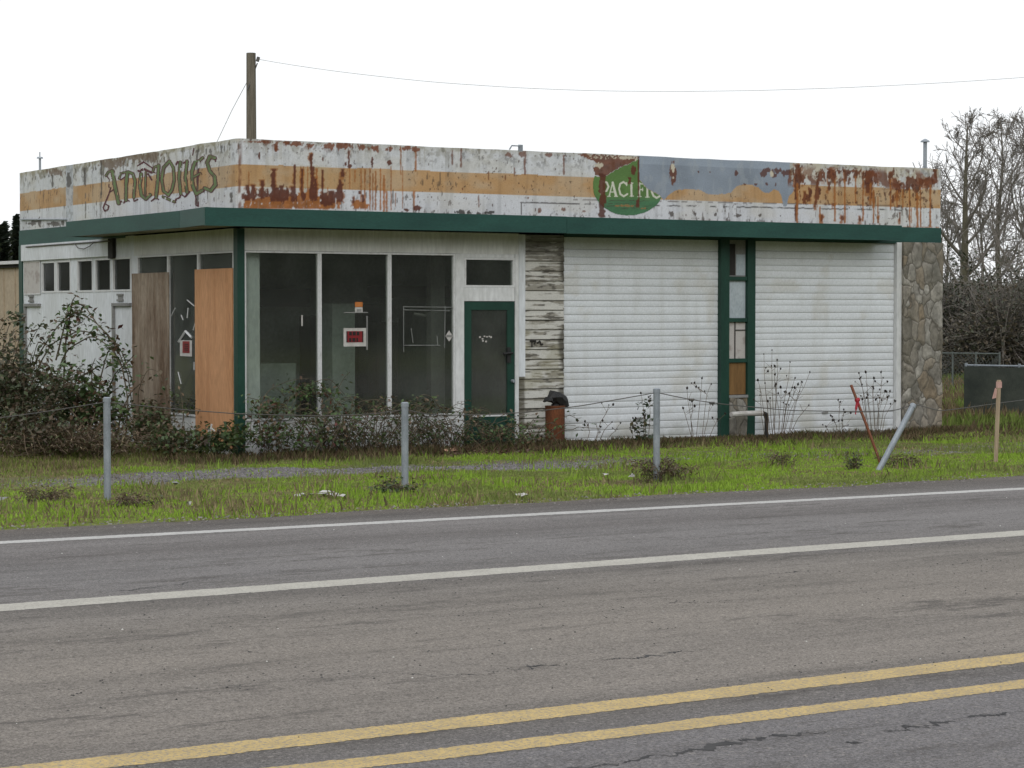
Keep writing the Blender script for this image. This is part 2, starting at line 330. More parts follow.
# cracks in the asphalt: thin ragged dark ribbons
m_crack=M('crack_filler',(.028,.027,.028),(.05,.048,.047),9,rough=.9)
def crack(px,w,sd):
    P=np.array([onZ(x,y,RZ) for x,y in px]); n=160; tt=np.linspace(0,len(P)-1,n); c=np.stack([np.interp(tt,np.arange(len(P)),P[:,k]) for k in (0,1)],-1)
    c[:,1]+=(fbm(tt*6,tt*0,sd)-.5)*.14+(fbm(tt*30,tt*0,sd+1)-.5)*.05
    wd=.55*w*np.clip(fbm(tt*5,tt*0,sd+2)*2.2-.55,.05,1.5)*np.sin(np.linspace(0,math.pi,n)).clip(.05)
    V=np.stack([np.stack([c[:,0],c[:,1]-wd,np.full(n,RZ+.0012)],-1),np.stack([c[:,0],c[:,1]+wd,np.full(n,RZ+.0012)],-1)],1)
    mk('road_crack',V,gridfaces(n,2)[:,::-1].copy(),m_crack,kind='structure')
crack([(560,772),(640,759),(730,743),(780,736),(835,731)],.075,51)
crack([(870,730),(900,731),(935,723),(985,714),(1030,711)],.045,55)
crack([(900,735),(905,728),(915,724)],.012,57); crack([(832,742),(850,744),(866,742)],.04,58)
crack([(523,547),(540,551),(553,554)],.045,59); crack([(90,592),(130,590),(180,584),(216,578)],.022,61)
crack([(556,554),(600,554),(625,557)],.008,62); crack([(180,758),(250,748),(300,738)],.03,63); crack([(380,672),(440,676),(512,672)],.03,66)
crack([(512,671),(545,666),(560,664)],.035,67); crack([(595,660),(640,657),(700,650)],.03,68); crack([(245,652),(255,652),(268,653)],.05,69)
crack([(760,575),(800,572),(835,570)],.02,70); crack([(660,604),(700,601),(765,599)],.02,71)
# ------------------------------------------------------------------ THE BUILDING
B=thing('shop_building','abandoned flat roofed shop with rusty white and tan fascia and green canopy','building',(0,0,0))
H=4.55; WID=13.32; LEN=9.44
Mb=MB
# --- fascia paint: colours per vertex over (u = distance along the parapet, v = height)
C_W=np.array(srgb(206,209,212))*.88; C_T=np.array(srgb(186,149,104))*.84; C_RD=np.array((.070,.019,.009)); C_RM=np.array((.155,.044,.013)); C_RO=np.array((.30,.108,.022)); C_G=np.array((.20,.235,.28)); C_CR=np.array((.50,.46,.36))
def Z3(o,sc,pts): return [(o[0]+x/sc,o[1]+y/sc) for x,y in pts]
F0=((240,140),5.69); F1=((575,145),10.24); F2=((780,150),6.02); F3=((630,140),5.39); F4=((220,120),4.); F5=((450,130),4.)
def poly_sd(px,py,pts):    # inside test
    ins=np.zeros(px.shape,bool); n=len(pts)
    for i in range(n):
        x0,y0=pts[i];x1,y1=pts[(i+1)%n]
        c=((y0>py)!=(y1>py))&(px<(x1-x0)*(py-y0)/(y1-y0+1e-9)+x0); ins^=c
    return ins
def segdist(px,py,pts):
    d=np.full(px.shape,1e9)
    for (x0,y0),(x1,y1) in zip(pts[:-1],pts[1:]):
        dx,dy=x1-x0,y1-y0; tt=np.clip(((px-x0)*dx+(py-y0)*dy)/(dx*dx+dy*dy+1e-9),0,1)
        d=np.minimum(d,np.hypot(px-x0-tt*dx,py-y0-tt*dy))
    return d
def lay(c,m,col): return c*(1-m[...,None])+np.asarray(col)*m[...,None]
def drips(px,py,fr,items,grow=1.):
    """vertical runs (x, y0, y1, w) in zoomed photo units -> mask"""
    o,sc=fr; m=np.zeros(px.shape)
    for it in items:
        x,y0,y1,w=it; x=o[0]+x/sc;y0=o[1]+y0/sc-(grow-1)*2;y1=o[1]+y1/sc+(grow-1)*6;w=w/sc*grow+(grow-1)*.7
        sel=(np.abs(px-x)<w*2.5+2)&(py>y0-2)&(py<y1+2)
        if not sel.any(): continue
        X_,Y_=px[sel],py[sel]
        wob=(vn(Y_*.35,Y_*0+x,5)-.5)*w*.9
        ww=w*(.68+.95*vn(Y_*.5+x*3,Y_*0,9))
        mm=ss(ww+.45,ww-.35,np.abs(X_-x-wob))*ss(y0-.8,y0+.6,Y_)*ss(y1+.8,y1-.8,Y_)
        m[sel]=np.maximum(m[sel],mm)
    return m
def blobs(px,py,fr,items,sd=1,rag=.55):
    o,sc=fr; m=np.zeros(px.shape)
    for x,y,rx_,ry_ in items:
        x=o[0]+x/sc;y=o[1]+y/sc;rx2=rx_/sc;ry2=ry_/sc
        sel=(np.abs(px-x)<rx2*1.8+1)&(np.abs(py-y)<ry2*1.8+1)
        if not sel.any(): continue
        X_,Y_=px[sel],py[sel]
        r=np.hypot((X_-x)/rx2,(Y_-y)/ry2)+(fbm(X_*.62,Y_*.26,sd,4)-.5)*3.0*rag
        m[sel]=np.maximum(m[sel],ss(1.08,.86,r))
    return m
def box(px,py,fr,x0,x1,y0,y1):
    o,sc=fr; return (px>o[0]+x0/sc)&(px<o[0]+x1/sc)&(py>o[1]+y0/sc)&(py<o[1]+y1/sc)
def grey_mask(px,py):
    g=poly_sd(px,py+(fbm(px*.5,py*.5,77)-.5)*1.6,Z3(*F3,[(46,60),(46,206),(77,247),(93,262),(119,276),(140,286),(162,300),(182,326),(205,300),(250,270),(310,265),(380,270),(410,287),(450,295),(540,287),(575,250),(605,238),(650,240),(690,255),(715,280),(745,288),(775,266),(800,272),(815,295),(828,355),(846,355),(858,300),(885,275),(885,60)]))
    return g
def paint(px,py,u,v,emblem=True):
    """albedo of the weathered fascia at photo-measured spot (px,py); u,v in metres"""
    left=u<0
    vv=v+(fbm(u*3,v*0,2,2)-.5)*.012
    c=np.ones(px.shape+(3,))*C_W
    c=c*(.93+.10*fbm(u*1.2,v*3,4)[...,None])
    band=((vv>3.866)&(vv<4.185)).astype(float)
    tan=C_T*np.where(left,.98,1.)[...,None]
    tan=tan*(.92+.14*fbm(u*.6,v*2,8)[...,None])
    c=c*(1-band[...,None])+tan*band[...,None]
    # faint vertical streaking everywhere
    st=fbm(u*14,v*.9,12,4); c=c*(1-.17*ss(.48,.72,st)[...,None]); c=lay(c,.30*ss(.42,.66,fbm(u*1.6,v*3.5,13,5)),(.46,.43,.34))
    c=lay(c,.35*ss(.60,.78,fbm(u*22,v*1.1,14,3))*ss(4.0,4.5,v),(.25,.22,.15))
    # lichen / dirt along the top edge
    topd=H-v
    li=ss(.52,.64,fbm(u*9,v*9,15,4))*ss(.34,.03,topd+(fbm(u*3,v*0,16)-.5)*.26)
    c=lay(c,np.where(left,.75,.4)*li,(.16,.145,.09))
    c=lay(c,np.where(left,.8,.5)*ss(.62,.69,fbm(u*17,v*12,17,4))*ss(.42,.06,topd),(.045,.04,.03))
    c=lay(c,np.where(left,.45,.22)*ss(.09,.02,topd),(.34,.31,.2))
    # dark specks low down near the canopy and hanging runs
    c=lay(c,.8*ss(.66,.72,fbm(u*18,v*16,18,3))*ss(.16,.02,v-3.5),(.05,.042,.03))
    c=lay(c,.7*ss(.70,.75,fbm(u*26,v*7,19,3))*ss(.48,.62,fbm(u*.9,v*2.2,23)),(.07,.05,.035))
    c=lay(c,.8*ss(.75,.79,fbm(u*30,v*24,20,3))*ss(.42,.55,fbm(u*.8+9,v*2,24)),(.06,.03,.02))
    F=lambda *a:(px,py)+a
    fr=~left
    if fr.any():
        fm=fr.astype(float)
        # ---- rusted area by the corner
        org=np.maximum.reduce([drips(px,py,F0,[(x,y0,392,w) for x,y0,w in [(30,320,9),(48,330,10),(70,330,12),(92,335,10),(112,330,12),(135,325,12),(160,320,14),(185,315,12),(210,330,14),(235,335,14),(262,330,13),(290,320,12),(318,330,10),(335,300,8),(352,280,9),(372,300,9),(388,280,8),(408,300,9),(425,300,10),(445,320,9),(470,330,10),(500,350,12),(530,350,10),(560,340,9),(655,345,10),(672,340,9),(690,350,12),(705,345,9),(722,365,8)]]),
            .9*drips(px,py,F0,[(x,y0,y1,w) for x,y0,y1,w in [(50,180,390,2.5),(345,150,390,4),(360,150,390,4),(385,150,390,3),(405,70,390,4),(437,160,390,5),(470,170,390,3.5),(500,270,390,2.5),(625,160,280,3),(655,170,240,3),(690,165,380,3),(712,165,400,3.5),(740,160,400,3.5),(757,190,400,3),(772,175,400,4),(800,160,400,3.2),(820,200,410,5),(835,290,410,4),(860,150,400,2.2),(885,300,380,2),(925,150,390,1.8),(990,290,400,4),(1000,60,180,4),(915,40,200,3)]])])
        c=lay(c,ss(1.0,.2,np.abs(px-293)/60)*.5*fm*ss(.4,.65,fbm(u*5,v*2.2,29))*(v<4.2),(.42,.36,.22))
        c=lay(c,org*fm*np.clip(1.5*(.62+.6*(fbm(u*16,v*10,30)-.3)),0,.97),C_RO*(.5+.8*fbm(u*12,v*8,28)[...,None]))
        DR=[(45,255,345,9),(75,255,345,8),(128,230,335,7),(190,165,350,10),(215,270,350,9),(235,258,350,9),(272,275,345,6),(312,140,350,5),(300,265,350,8),(352,165,330,5),(405,78,160,8),(412,150,345,9),(430,220,345,7),(470,170,345,4.5),(485,300,380,10),(515,290,372,12),(533,300,360,8),(565,255,352,11),(578,250,352,9),(585,165,210,7),(570,225,255,7),(620,60,160,4),(645,325,360,4)]
        c=lay(c,.8*fm*drips(px,py,F0,DR,1.5)*ss(.36,.6,fbm(u*14,v*5,27)),C_RO*.85)
        drk=np.maximum(drips(px,py,F0,DR),
             blobs(px,py,F0,[(28,322,28,18),(60,320,35,18),(130,305,36,26),(205,312,40,38),(250,310,30,40),(310,320,14,34),(365,320,12,20),(418,310,20,36),(480,340,26,30),(520,330,26,36),(565,305,18,46),(625,148,14,10),(600,140,8,14),(700,330,8,22),(680,300,10,12),(1005,388,22,14),(945,398,14,8),(470,105,7,12),(753,130,8,28),(850,130,12,14),(205,45,9,22),(110,92,8,20)],31))
        c=lay(c,drk*fm*.95,C_RD*(1+.6*fbm(u*20,v*20,33)[...,None]))
        tp=blobs(px,py,F0,[(205,30,10,28),(320,22,48,14),(400,30,24,16),(510,32,40,18),(590,36,44,18),(690,38,18,18),(762,45,26,12),(785,62,9,12),(855,55,20,12),(950,50,34,14),(1000,52,22,14),(260,12,60,6),(120,10,70,5)],35,.9)
        c=lay(c,tp*fm*.9,C_RM*(.7+.6*fbm(u*16,v*16,36)[...,None]))
        # ---- middle, pale stretch
        mid=np.maximum(drips(px,py,F5,[(45,30,150,3),(10,80,140,3),(155,165,200,2),(222,180,200,2),(258,150,185,2),(300,80,180,3),(455,100,180,3),(115,260,310,2)]),blobs(px,py,F5,[(235,100,16,10),(292,95,12,12),(395,100,18,8),(358,322,7,9),(452,318,7,7),(535,325,5,5),(312,272,4,6),(262,170,3,4),(50,235,3,6)],38))
        c=lay(c,mid*fm*.8,C_RM*.8)
        c=lay(c,.9*blobs(px,py,F5,[(160,330,22,6),(40,328,22,9),(75,330,12,7),(115,335,10,6)],39)*fm,(.03,.025,.02))
        # seam of the raised lower panel: its gap and shadow line painted in dark
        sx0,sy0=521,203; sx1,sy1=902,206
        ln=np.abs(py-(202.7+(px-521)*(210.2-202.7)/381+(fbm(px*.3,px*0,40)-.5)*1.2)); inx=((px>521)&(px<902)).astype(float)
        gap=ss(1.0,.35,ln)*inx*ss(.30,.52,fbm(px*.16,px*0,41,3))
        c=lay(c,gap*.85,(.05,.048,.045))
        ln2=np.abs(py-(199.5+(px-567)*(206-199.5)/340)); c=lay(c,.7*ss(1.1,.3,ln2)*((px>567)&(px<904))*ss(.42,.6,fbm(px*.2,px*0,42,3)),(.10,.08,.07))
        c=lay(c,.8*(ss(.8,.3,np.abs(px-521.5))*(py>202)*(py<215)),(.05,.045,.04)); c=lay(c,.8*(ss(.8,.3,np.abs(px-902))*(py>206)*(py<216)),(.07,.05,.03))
        c=lay(c,.85*blobs(px,py,F3,[(225,398,14,12),(352,398,10,8),(463,400,8,8),(580,408,14,8),(700,405,7,8),(812,408,5,8)],43,.9)*fm,(.06,.045,.035))
        # ---- grey primer patch
        g=grey_mask(px,py)&fr
        gc=C_G*(.82+.42*fbm(u*2.2,v*3,44)[...,None]); gc=gc*np.where(((v>4.42))[...,None],1.22,1.)
        c=np.where(g[...,None],gc,c)
        c=lay(c,g*.35*ss(.56,.66,fbm(u*12,v*5,45)),(.30,.33,.35))
        c=lay(c,.9*blobs(px,py,F3,[(232,180,18,58)],46,.35)*fm,C_RM*.7); c=lay(c,.95*blobs(px,py,F3,[(232,150,9,24),(232,203,5,8)],47,.5)*fm,C_CR)
        c=lay(c,.85*blobs(px,py,F3,[(720,180,20,16),(750,165,26,12),(800,165,26,14),(840,178,26,12),(868,170,18,14),(770,190,22,10),(570,180,9,14),(430,172,4,8),(370,170,4,6),(735,238,6,8),(785,240,5,10),(680,238,10,5),(620,238,6,5)],48,.8)*fm,C_RD*1.2)
        c=lay(c,.95*blobs(px,py,F3,[(765,182,10,14)],49,.5)*fm,C_CR)
        # ---- rust by the emblem and the panel seam
        tri=poly_sd(px+(fbm(px*.5,py*.5,60)-.5)*2,py+(fbm(px*.5,py*.5,61)-.5)*3,Z3(*F1,[(0,85),(300,100),(640,125),(640,150),(560,190),(470,225),(420,250),(345,300),(300,330),(210,300),(185,240),(265,200),(180,160)]))
        c=lay(c,tri*.92*fm,C_RM*(.45+.6*fbm(u*9,v*14,62)[...,None]))
        c=lay(c,.8*tri*ss(.58,.66,fbm(px*.7,py*.8,63))*(py<159),C_CR)
        c=lay(c,.9*blobs(px,py,F1,[(240,205,40,26),(500,132,70,14),(625,155,14,36)],64,.6)*fm,C_CR)
        c=lay(c,.92*drips(px,py,F1,[(275,290,740,22),(300,300,600,12),(255,400,620,8),(650,120,640,7),(640,560,640,14)])*fm,C_RD*1.1)
        # ---- rusted right end
        c=lay(c,.55*fm*((px>790)&(px<938))*ss(.42,.62,fbm(u*4,v*3,70))*ss(4.0,4.3,v),(.45,.40,.28))
        DQ=[(100,85,300,9),(120,110,200,8),(240,130,190,14),(228,190,300,7),(215,240,330,6),(150,250,320,5),(175,240,310,5),(300,110,170,14),(320,120,200,9),(395,120,190,8),(455,120,170,9),(420,165,185,4),(500,130,210,5),(530,130,260,10),(548,180,290,8),(565,250,330,4),(578,140,200,8),(660,135,205,5),(690,170,220,8),(706,190,290,8),(680,270,320,6),(720,200,250,6),(770,170,245,10),(800,170,235,9),(822,190,280,10),(845,170,225,8),(880,170,215,9),(905,170,225,9),(940,120,190,5),(745,200,270,5),(295,190,245,6),(210,310,345,4),(96,330,430,5),(375,395,425,6),(250,390,430,6),(480,400,430,5),(590,400,440,5),(720,375,430,5),(325,320,340,8)]
        c=lay(c,.8*fm*drips(px,py,F2,DQ,1.5)*ss(.36,.6,fbm(u*14,v*5,26)),C_RO*.9)
        d2=drips(px,py,F2,DQ)
        b2=blobs(px,py,F2,[(105,170,22,80),(135,170,22,34),(245,150,26,30),(310,140,30,24),(400,130,60,12),(470,135,24,18),(540,150,40,24),(575,170,14,30),(672,150,18,30),(700,200,18,22),(780,190,26,26),(825,215,24,40),(870,185,36,22),(915,190,26,24),(930,140,12,30),(150,285,22,30),(180,250,14,20),(225,260,14,40),(755,285,6,8)],65,.85)
        c=lay(c,np.maximum(d2,b2)*fm*.93,C_RM*(.35+.75*fbm(u*14,v*10,66)[...,None]))
        c=lay(c,.85*fm*((px>788)&(px<939))*ss(.53,.60,fbm(u*6,v*5,71,4))*ss(.22,.10,np.abs(v-4.33)),C_RM*(.5+.6*fbm(u*14,v*10,72)[...,None]))
        c=lay(c,.75*fm*((px>255)&(px<350))*ss(.55,.61,fbm(u*7,v*9,73,4))*ss(.18,.04,H-v),C_RM*.8)
        o2=drips(px,py,F2,[(105,200,440,5),(330,180,430,4),(390,180,440,3.5),(455,160,320,3.5),(500,180,430,3.5),(545,200,330,4),(565,240,440,3.5),(590,280,440,2.5),(665,180,360,3),(705,240,350,3.5),(740,250,350,2.5),(780,230,460,3.5),(825,260,465,6),(845,220,465,3),(905,210,465,4.5),(790,350,440,2),(240,340,440,3)])
        c=lay(c,np.clip(o2*1.3,0,1)*fm*.9,C_RO*.9)
        c=lay(c,.8*ss(2.2,.6,np.abs(py-228))*(px>903)*(px<939)*ss(.35,.55,fbm(px*.5,py*.5,67)),C_RO*.9)
        cr2=blobs(px,py,F2,[(190,120,60,30),(700,150,12,20),(860,160,16,14),(760,150,30,14),(640,230,5,5)],68,.6); c=lay(c,cr2*fm*.25,C_CR)
        # general rust specks in the right end
        c=lay(c,.75*((px>790)&(px<940)&(v>3.85))*ss(.66,.71,fbm(u*16,v*12,69,4)),C_RD)
    lf=left.astype(float)
    if left.any():
        c=lay(c,.8*((px>66)&(px<73)&left),(.42,.45,.49)); c=lay(c,.6*((px>66)&(px<73)&left)*ss(.5,.62,fbm(px*.8,py*.3,80)),(.22,.23,.22))
        for sxp in (85,100.5): c=lay(c,.75*lf*ss(.9,.3,np.abs(px-sxp+ (fbm(py*.2,py*0,81)-.5)*1.5))*ss(.35,.6,fbm(py*.25,py*0,82)),(.1,.09,.07))
        c=lay(c,.8*lf*blobs(px,py,((0,0),1),[(132,155,16,6),(150,157,10,5),(112,163,12,6),(53,172,8,4)],83,.9),(.13,.085,.05))
        c=lay(c,.85*lf*np.maximum(drips(px,py,((0,120),4),[(275,210,270,6),(338,190,260,4),(210,220,270,3),(405,165,300,2),(960,80,345,4),(925,290,330,4),(790,120,340,3)]),blobs(px,py,((0,120),4),[(125,415,16,6),(160,410,8,14),(220,415,20,7),(250,410,8,8),(195,415,10,6),(145,405,30,4)],84,.9)),(.06,.05,.04))
    cor=ss(.06,.01,np.abs(u+.0))*ss(.35,.6,fbm(u*20,v*7,85)); c=lay(c,cor*.8,C_RM*.8)
    return np.clip(c,0,1)
def fpix(u,v):
    P=np.stack([np.where(u>=0,u,0.),np.where(u<0,-u,0.),v],-1); return proj(P)
# fascia sheet: left side, rounded corner, front
nz_=96; vs=np.linspace(3.40,H,nz_)
us=np.concatenate([np.arange(-LEN,-.12,.0165),np.linspace(-.12,.12,14),np.arange(.12+.0115,WID,.0115),[WID]])
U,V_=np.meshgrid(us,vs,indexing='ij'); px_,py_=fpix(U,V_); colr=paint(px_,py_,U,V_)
rc=.10
def fpos(u,v,off=0.):
    x=np.where(u>=0,u,0.);y=np.where(u<0,-u,0.)
    a=np.clip((u+.12)/.24,0,1)*math.pi/2; incorner=np.abs(u)<.12
    cx=.12-.12*np.cos(a); cy=.12-.12*np.sin(a)
    x=np.where(incorner,cx,x); y=np.where(incorner,cy,y)
    nx=np.where(incorner,-np.cos(a),np.where(u<0,-1.,0)); ny=np.where(incorner,-np.sin(a),np.where(u<0,0,-1.))
    dent=(fbm(u*1.1,v*1.4,90,3)-.5)*.022+(fbm(u*5,v*3,91,2)-.5)*.004
    o=off+dent*ss(.15,.5,np.abs(u))
    return np.stack([x+nx*o,y+ny*o,v],-1)
top_w=.018*(fbm(us*1.5,us*0,92)-.5)
Vp=fpos(U,V_); Vp[:,-6:,2]+=top_w[:,None]
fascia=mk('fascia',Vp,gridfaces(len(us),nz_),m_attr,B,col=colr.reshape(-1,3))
# fascia backing and cap
Mb().box(.13,WID-.002,.03,.12,3.3,4.53).box(.03,.12,.13,LEN-.002,3.3,4.53).box(WID-.12,WID-.004,.125,LEN-.125,3.3,4.53).box(.125,WID-.125,LEN-.12,LEN-.004,3.3,4.53).build('parapet',m_wallw,B)
# lettering: strokes measured on the photograph, laid on the left fascia as painted sheet
LZ=((100,140),7.314)
ANT=[ # (points, half width, dark?)
 ([(92,226),(108,320),(138,462)],11.5,0),([(42,262),(58,236),(92,224)],5,0),([(98,240),(88,320),(66,395),(38,462)],3.2,1),([(68,384),(100,364),(124,378)],4,1),([(38,462),(24,495),(36,520),(60,508),(66,482),(46,470)],4,1),([(138,462),(158,448)],4.5,1),([(46,262),(72,290),(66,345)],3.5,1),
 ([(200,236),(192,330),(192,440)],10,0),([(142,282),(152,244),(198,232)],4.5,0),([(140,262),(152,292),(186,270)],3.5,1),([(206,232),(240,246),(256,300),(248,420)],8,0),([(172,462),(196,438),(214,446)],4.5,1),([(244,418),(250,448),(276,434)],4,1),
 ([(300,248),(290,330),(304,405),(334,432),(368,400)],9.5,0),([(282,226),(322,212),(376,238)],8,1),([(276,190),(318,160),(384,206)],4.5,1),([(334,232),(330,400)],4.5,0),([(352,250),(378,290)],6,1),
 ([(432,186),(424,300),(412,420)],10,0),([(386,232),(398,198),(432,184)],5,0),([(376,446),(412,420),(432,436)],4.5,1),([(386,232),(404,240)],3.5,1),
 ([(512,154),(470,200),(454,290),(468,374),(504,402)],8.5,0),([(512,154),(540,200),(546,290),(530,362),(504,402)],7.5,0),([(466,416),(508,436),(546,452)],7,0),([(546,452),(556,438)],3.5,1),
 ([(592,164),(582,280),(592,392)],9.5,0),([(560,182),(574,156),(594,164)],4,1),([(640,154),(628,280),(638,382)],8.5,0),([(556,434),(584,420),(592,394),(622,416),(658,378)],4.5,1),([(614,170),(640,152)],4,1),
 ([(702,150),(676,230),(680,330),(704,396),(748,370)],10,0),([(700,150),(724,158),(756,128)],6.5,0),([(694,268),(736,244)],5.5,0),([(726,188),(716,330)],3.2,1),([(690,62),(680,112)],3,1),([(700,400),(702,478),(718,484),(720,452)],4,1),
 ([(842,132),(806,120),(786,166),(804,226),(840,268),(846,326),(812,372),(768,352)],10.5,0),([(758,380),(772,346)],4.5,1),([(846,156),(838,122)],4,1)]
ug=np.arange(-5.75,-.55,.011); vg=np.arange(3.52,4.52,.0065); UG,VG=np.meshgrid(ug,vg,indexing='ij'); pxg,pyg=fpix(UG,VG)
zx=(pxg-100)*7.314; zy=(pyg-140)*7.314
core=np.full(zx.shape,9e9); outl=core.copy()
for pts,hw,dk in ANT:
    d=segdist(zx,zy,pts); outl=np.minimum(outl,d-hw-(6.0 if not dk else 2.2))
    if not dk: core=np.minimum(core,d-hw+.5)
rag=(fbm(UG*14,VG*14,95)-.5)*3
keep=(outl+rag)<0
cl=np.where((core+rag<0)[...,None],np.array((.115,.165,.065)),np.array((.085,.02,.026)))
cl=cl*(.75+.5*fbm(UG*9,VG*7,96)[...,None])
wear=ss(.66,.74,fbm(UG*9,VG*9,97,4)); keep&=wear<.9
cl=lay(cl,.5*ss(.55,.7,fbm(UG*20,VG*20,98)),(.10,.06,.045))
def patch(name,UG,VG,keep,cl,parent,off=.004):
    nu,nv=UG.shape; idx=np.arange(nu*nv).reshape(nu,nv)
    kf=keep[:-1,:-1]&keep[1:,1:]
    a=idx[:-1,:-1][kf];Fq=np.stack([a,a+nv,a+nv+1,a+1],1)
    used,inv=np.unique(Fq,return_inverse=True)
    P=fpos(UG,VG,off).reshape(-1,3)[used]
    return mk(name,P,inv.reshape(-1,4),m_attr,parent,col=cl.reshape(-1,3)[used])
patch('lettering',UG,VG,keep,cl,fascia)
# emblem: green oval with cream serif capitals, partly rusted through and overpainted
cE=onY(628,186,0); ue=np.arange(cE[0]-.75,cE[0]+.75,.0085); ve=np.arange(3.5,4.5,.0075); UE,VE=np.meshgrid(ue,ve,indexing='ij'); pxe,pye=fpix(UE,VE)
ins=(np.hypot((pxe-628.3)/35.8,(pye-186.3)/29.3)+(fbm(UE*12,VE*12,99)-.5)*.03)<1
gm=grey_mask(pxe,pye)&(pxe>639)
tri=poly_sd(pxe+(fbm(pxe*.5,pye*.5,60)-.5)*2,pye+(fbm(pxe*.5,pye*.5,61)-.5)*3,Z3(*F1,[(0,60),(640,60),(640,150),(560,190),(470,225),(420,250),(345,300),(300,330),(190,310),(150,240)]))
ce=np.ones(UE.shape+(3,))*np.array((.085,.165,.045)); low=ss(194,203,pye)
ce=ce*(1-low[...,None])+np.array((.055,.15,.07))*low[...,None]; ce=ce*(.8+.4*fbm(UE*7,VE*7,100)[...,None])
zx=(pxe-575)*10.24; zy=(pye-145)*10.24
PAC=[([(268,372),(268,495)],13),([(285,374),(326,384),(344,428),(322,470),(290,474)],9),([(350,522),(386,384)],5.5),([(386,384),(420,522)],11),([(362,482),(406,482)],4.5),([(334,526),(362,526)],4),([(404,526),(436,526)],4),
 ([(528,402),(496,378),(462,398),(450,450),(464,504),(498,526),(534,502)],8.5),([(528,385),(528,415)],5),([(577,392),(577,522)],9.5),([(560,524),(596,524)],4),([(558,390),(594,390)],4),
 ([(656,390),(656,526)],9.5),([(640,528),(676,528)],4),([(656,396),(706,400),(710,420)],5.5),([(656,458),(690,456)],5.5),([(690,440),(690,470)],4),([(736,400),(740,530)],9.5),([(720,534),(758,534)],4),
 ([(856,430),(824,410),(790,430),(784,480),(802,522),(834,542),(868,522)],9.5)]
dl=np.full(zx.shape,9e9)
for pts,hw in PAC: dl=np.minimum(dl,segdist(zx,zy,pts)-hw)
ce=lay(ce,ss(2.5,-2,dl+(fbm(UE*25,VE*25,101)-.5)*3),(.52,.53,.44))
for y0,x0,x1 in ((572,320,760),(600,340,640),(625,300,780),(650,420,740)):
    ce=lay(ce,.75*ss(7,2,np.abs(zy-y0-(fbm(zx*.02,zx*0,102)-.5)*16))*((zx>x0)&(zx<x1))*ss(.35,.55,fbm(zx*.03,zy*.1,int(y0))),(.05,.045,.03))
ce=lay(ce,.8*blobs(pxe,pye,F1,[(520,620,60,12),(690,650,30,10),(430,622,40,8)],103,.9),(.26,.14,.05))
ce=lay(ce,.95*np.maximum(drips(pxe,pye,F1,[(275,290,740,20),(300,300,600,11),(650,120,640,6),(640,560,640,13),(560,330,400,12)]),blobs(pxe,pye,F1,[(600,260,28,48),(280,420,36,34)],104,.5)),C_RD*1.3)
patch('painted_emblem',UE,VE,ins&~gm&~tri,np.clip(ce,0,1),fascia,.005)
# bent bracket on the parapet edge
p0=onY(520,153,0.02); MB().tube([(p0[0]-.02,.03,4.5),(p0[0]-.02,.0,4.62),(p0[0]-.16,0,4.62),(p0[0]-.2,0,4.56)],.012,5).box(p0[0]-.03,p0[0]+.04,.0,.03,4.54,4.64).build('bracket',m_steel,B)
# --- flush green band, canopy
Mb().box(11.65,WID+.012,-.012,.04,3.27,3.525).build('green_band',m_green,B); Mb().box(-.012,.04,4.35,LEN+.01,3.25,3.52).build('green_band',m_green,B)
cn=Mb()
def panel(p,q,z0,z1,th=.05):  # vertical board between plan points
    p=np.array(p,float);q=np.array(q,float);d=(q-p)/np.linalg.norm(q-p);n=np.array([d[1],-d[0]])
    a=p+d*.004;b=q-d*.004
    cn.prism([tuple(a),tuple(b),tuple(b-n*th),tuple(a-n*th)][::1],z0,z1)
CY,CX=-.58,-.62
ql=onX(66,227.7,CX); qs=onX(180,217.7,CX); qc=onY(205,217.5,CY); qe=onY(902,232,CY); zt_=onY(470,214,CY)[2]; zb_=onY(470,231,CY)[2]
YL=ql[1]; YS=qs[1]; XC=qc[0]; XE=qe[0]
panel((CX,YL),(CX-.008,YS),zb_+.008,zt_); panel((CX-.008,YS),(XC,CY),zb_+.006,zt_+.002)
panel((XC,CY),(5.2,CY-.012),zb_-.002,zt_); panel((5.2,CY-.008),(XE,CY),zb_-.006,zt_-.004)
panel((XE,CY),(XE,-.014),zb_,zt_-.004); panel((-.014,YL),(CX,YL),zb_+.008,zt_)
canopy=cn.build('canopy',m_green,B)
so_=[(CX+.055,YL-.055),(CX+.05,YS),(XC+.06,CY+.055),(XE-.055,CY+.055),(XE-.055,-.016),(-.016,-.016),(-.016,YL-.055)]
Mb().prism(so_,zb_+.02,zb_+.045).build('soffit',m_soffit,canopy)
Mb().prism(so_,zt_-.06,zt_-.03).build('canopy_top',m_roof,canopy)
Mb().prism([(-.06,4.76),(-.06,4.97),(-.003,4.97),(-.003,4.76)],2.93,3.25).build('canopy_bracket',m_intd,B)
# --- roof, rear and right walls, floor
roof=Mb().box(.13,WID-.13,.13,LEN-.13,4.2,4.28).build('roof',m_roof,B)
Mb().box(WID-.15,WID,.3,LEN,0,3.3).box(.0,WID-.15,LEN-.15,LEN,0,3.3).build('rear_wall',m_wallw,B)
Mb().box(.02,WID-.16,.02,LEN-.16,.0,.035).build('floor',m_intl,B)
Mb().box(.2,WID-.2,.2,LEN-.2,3.1,3.14).build('ceiling',m_intd,B)
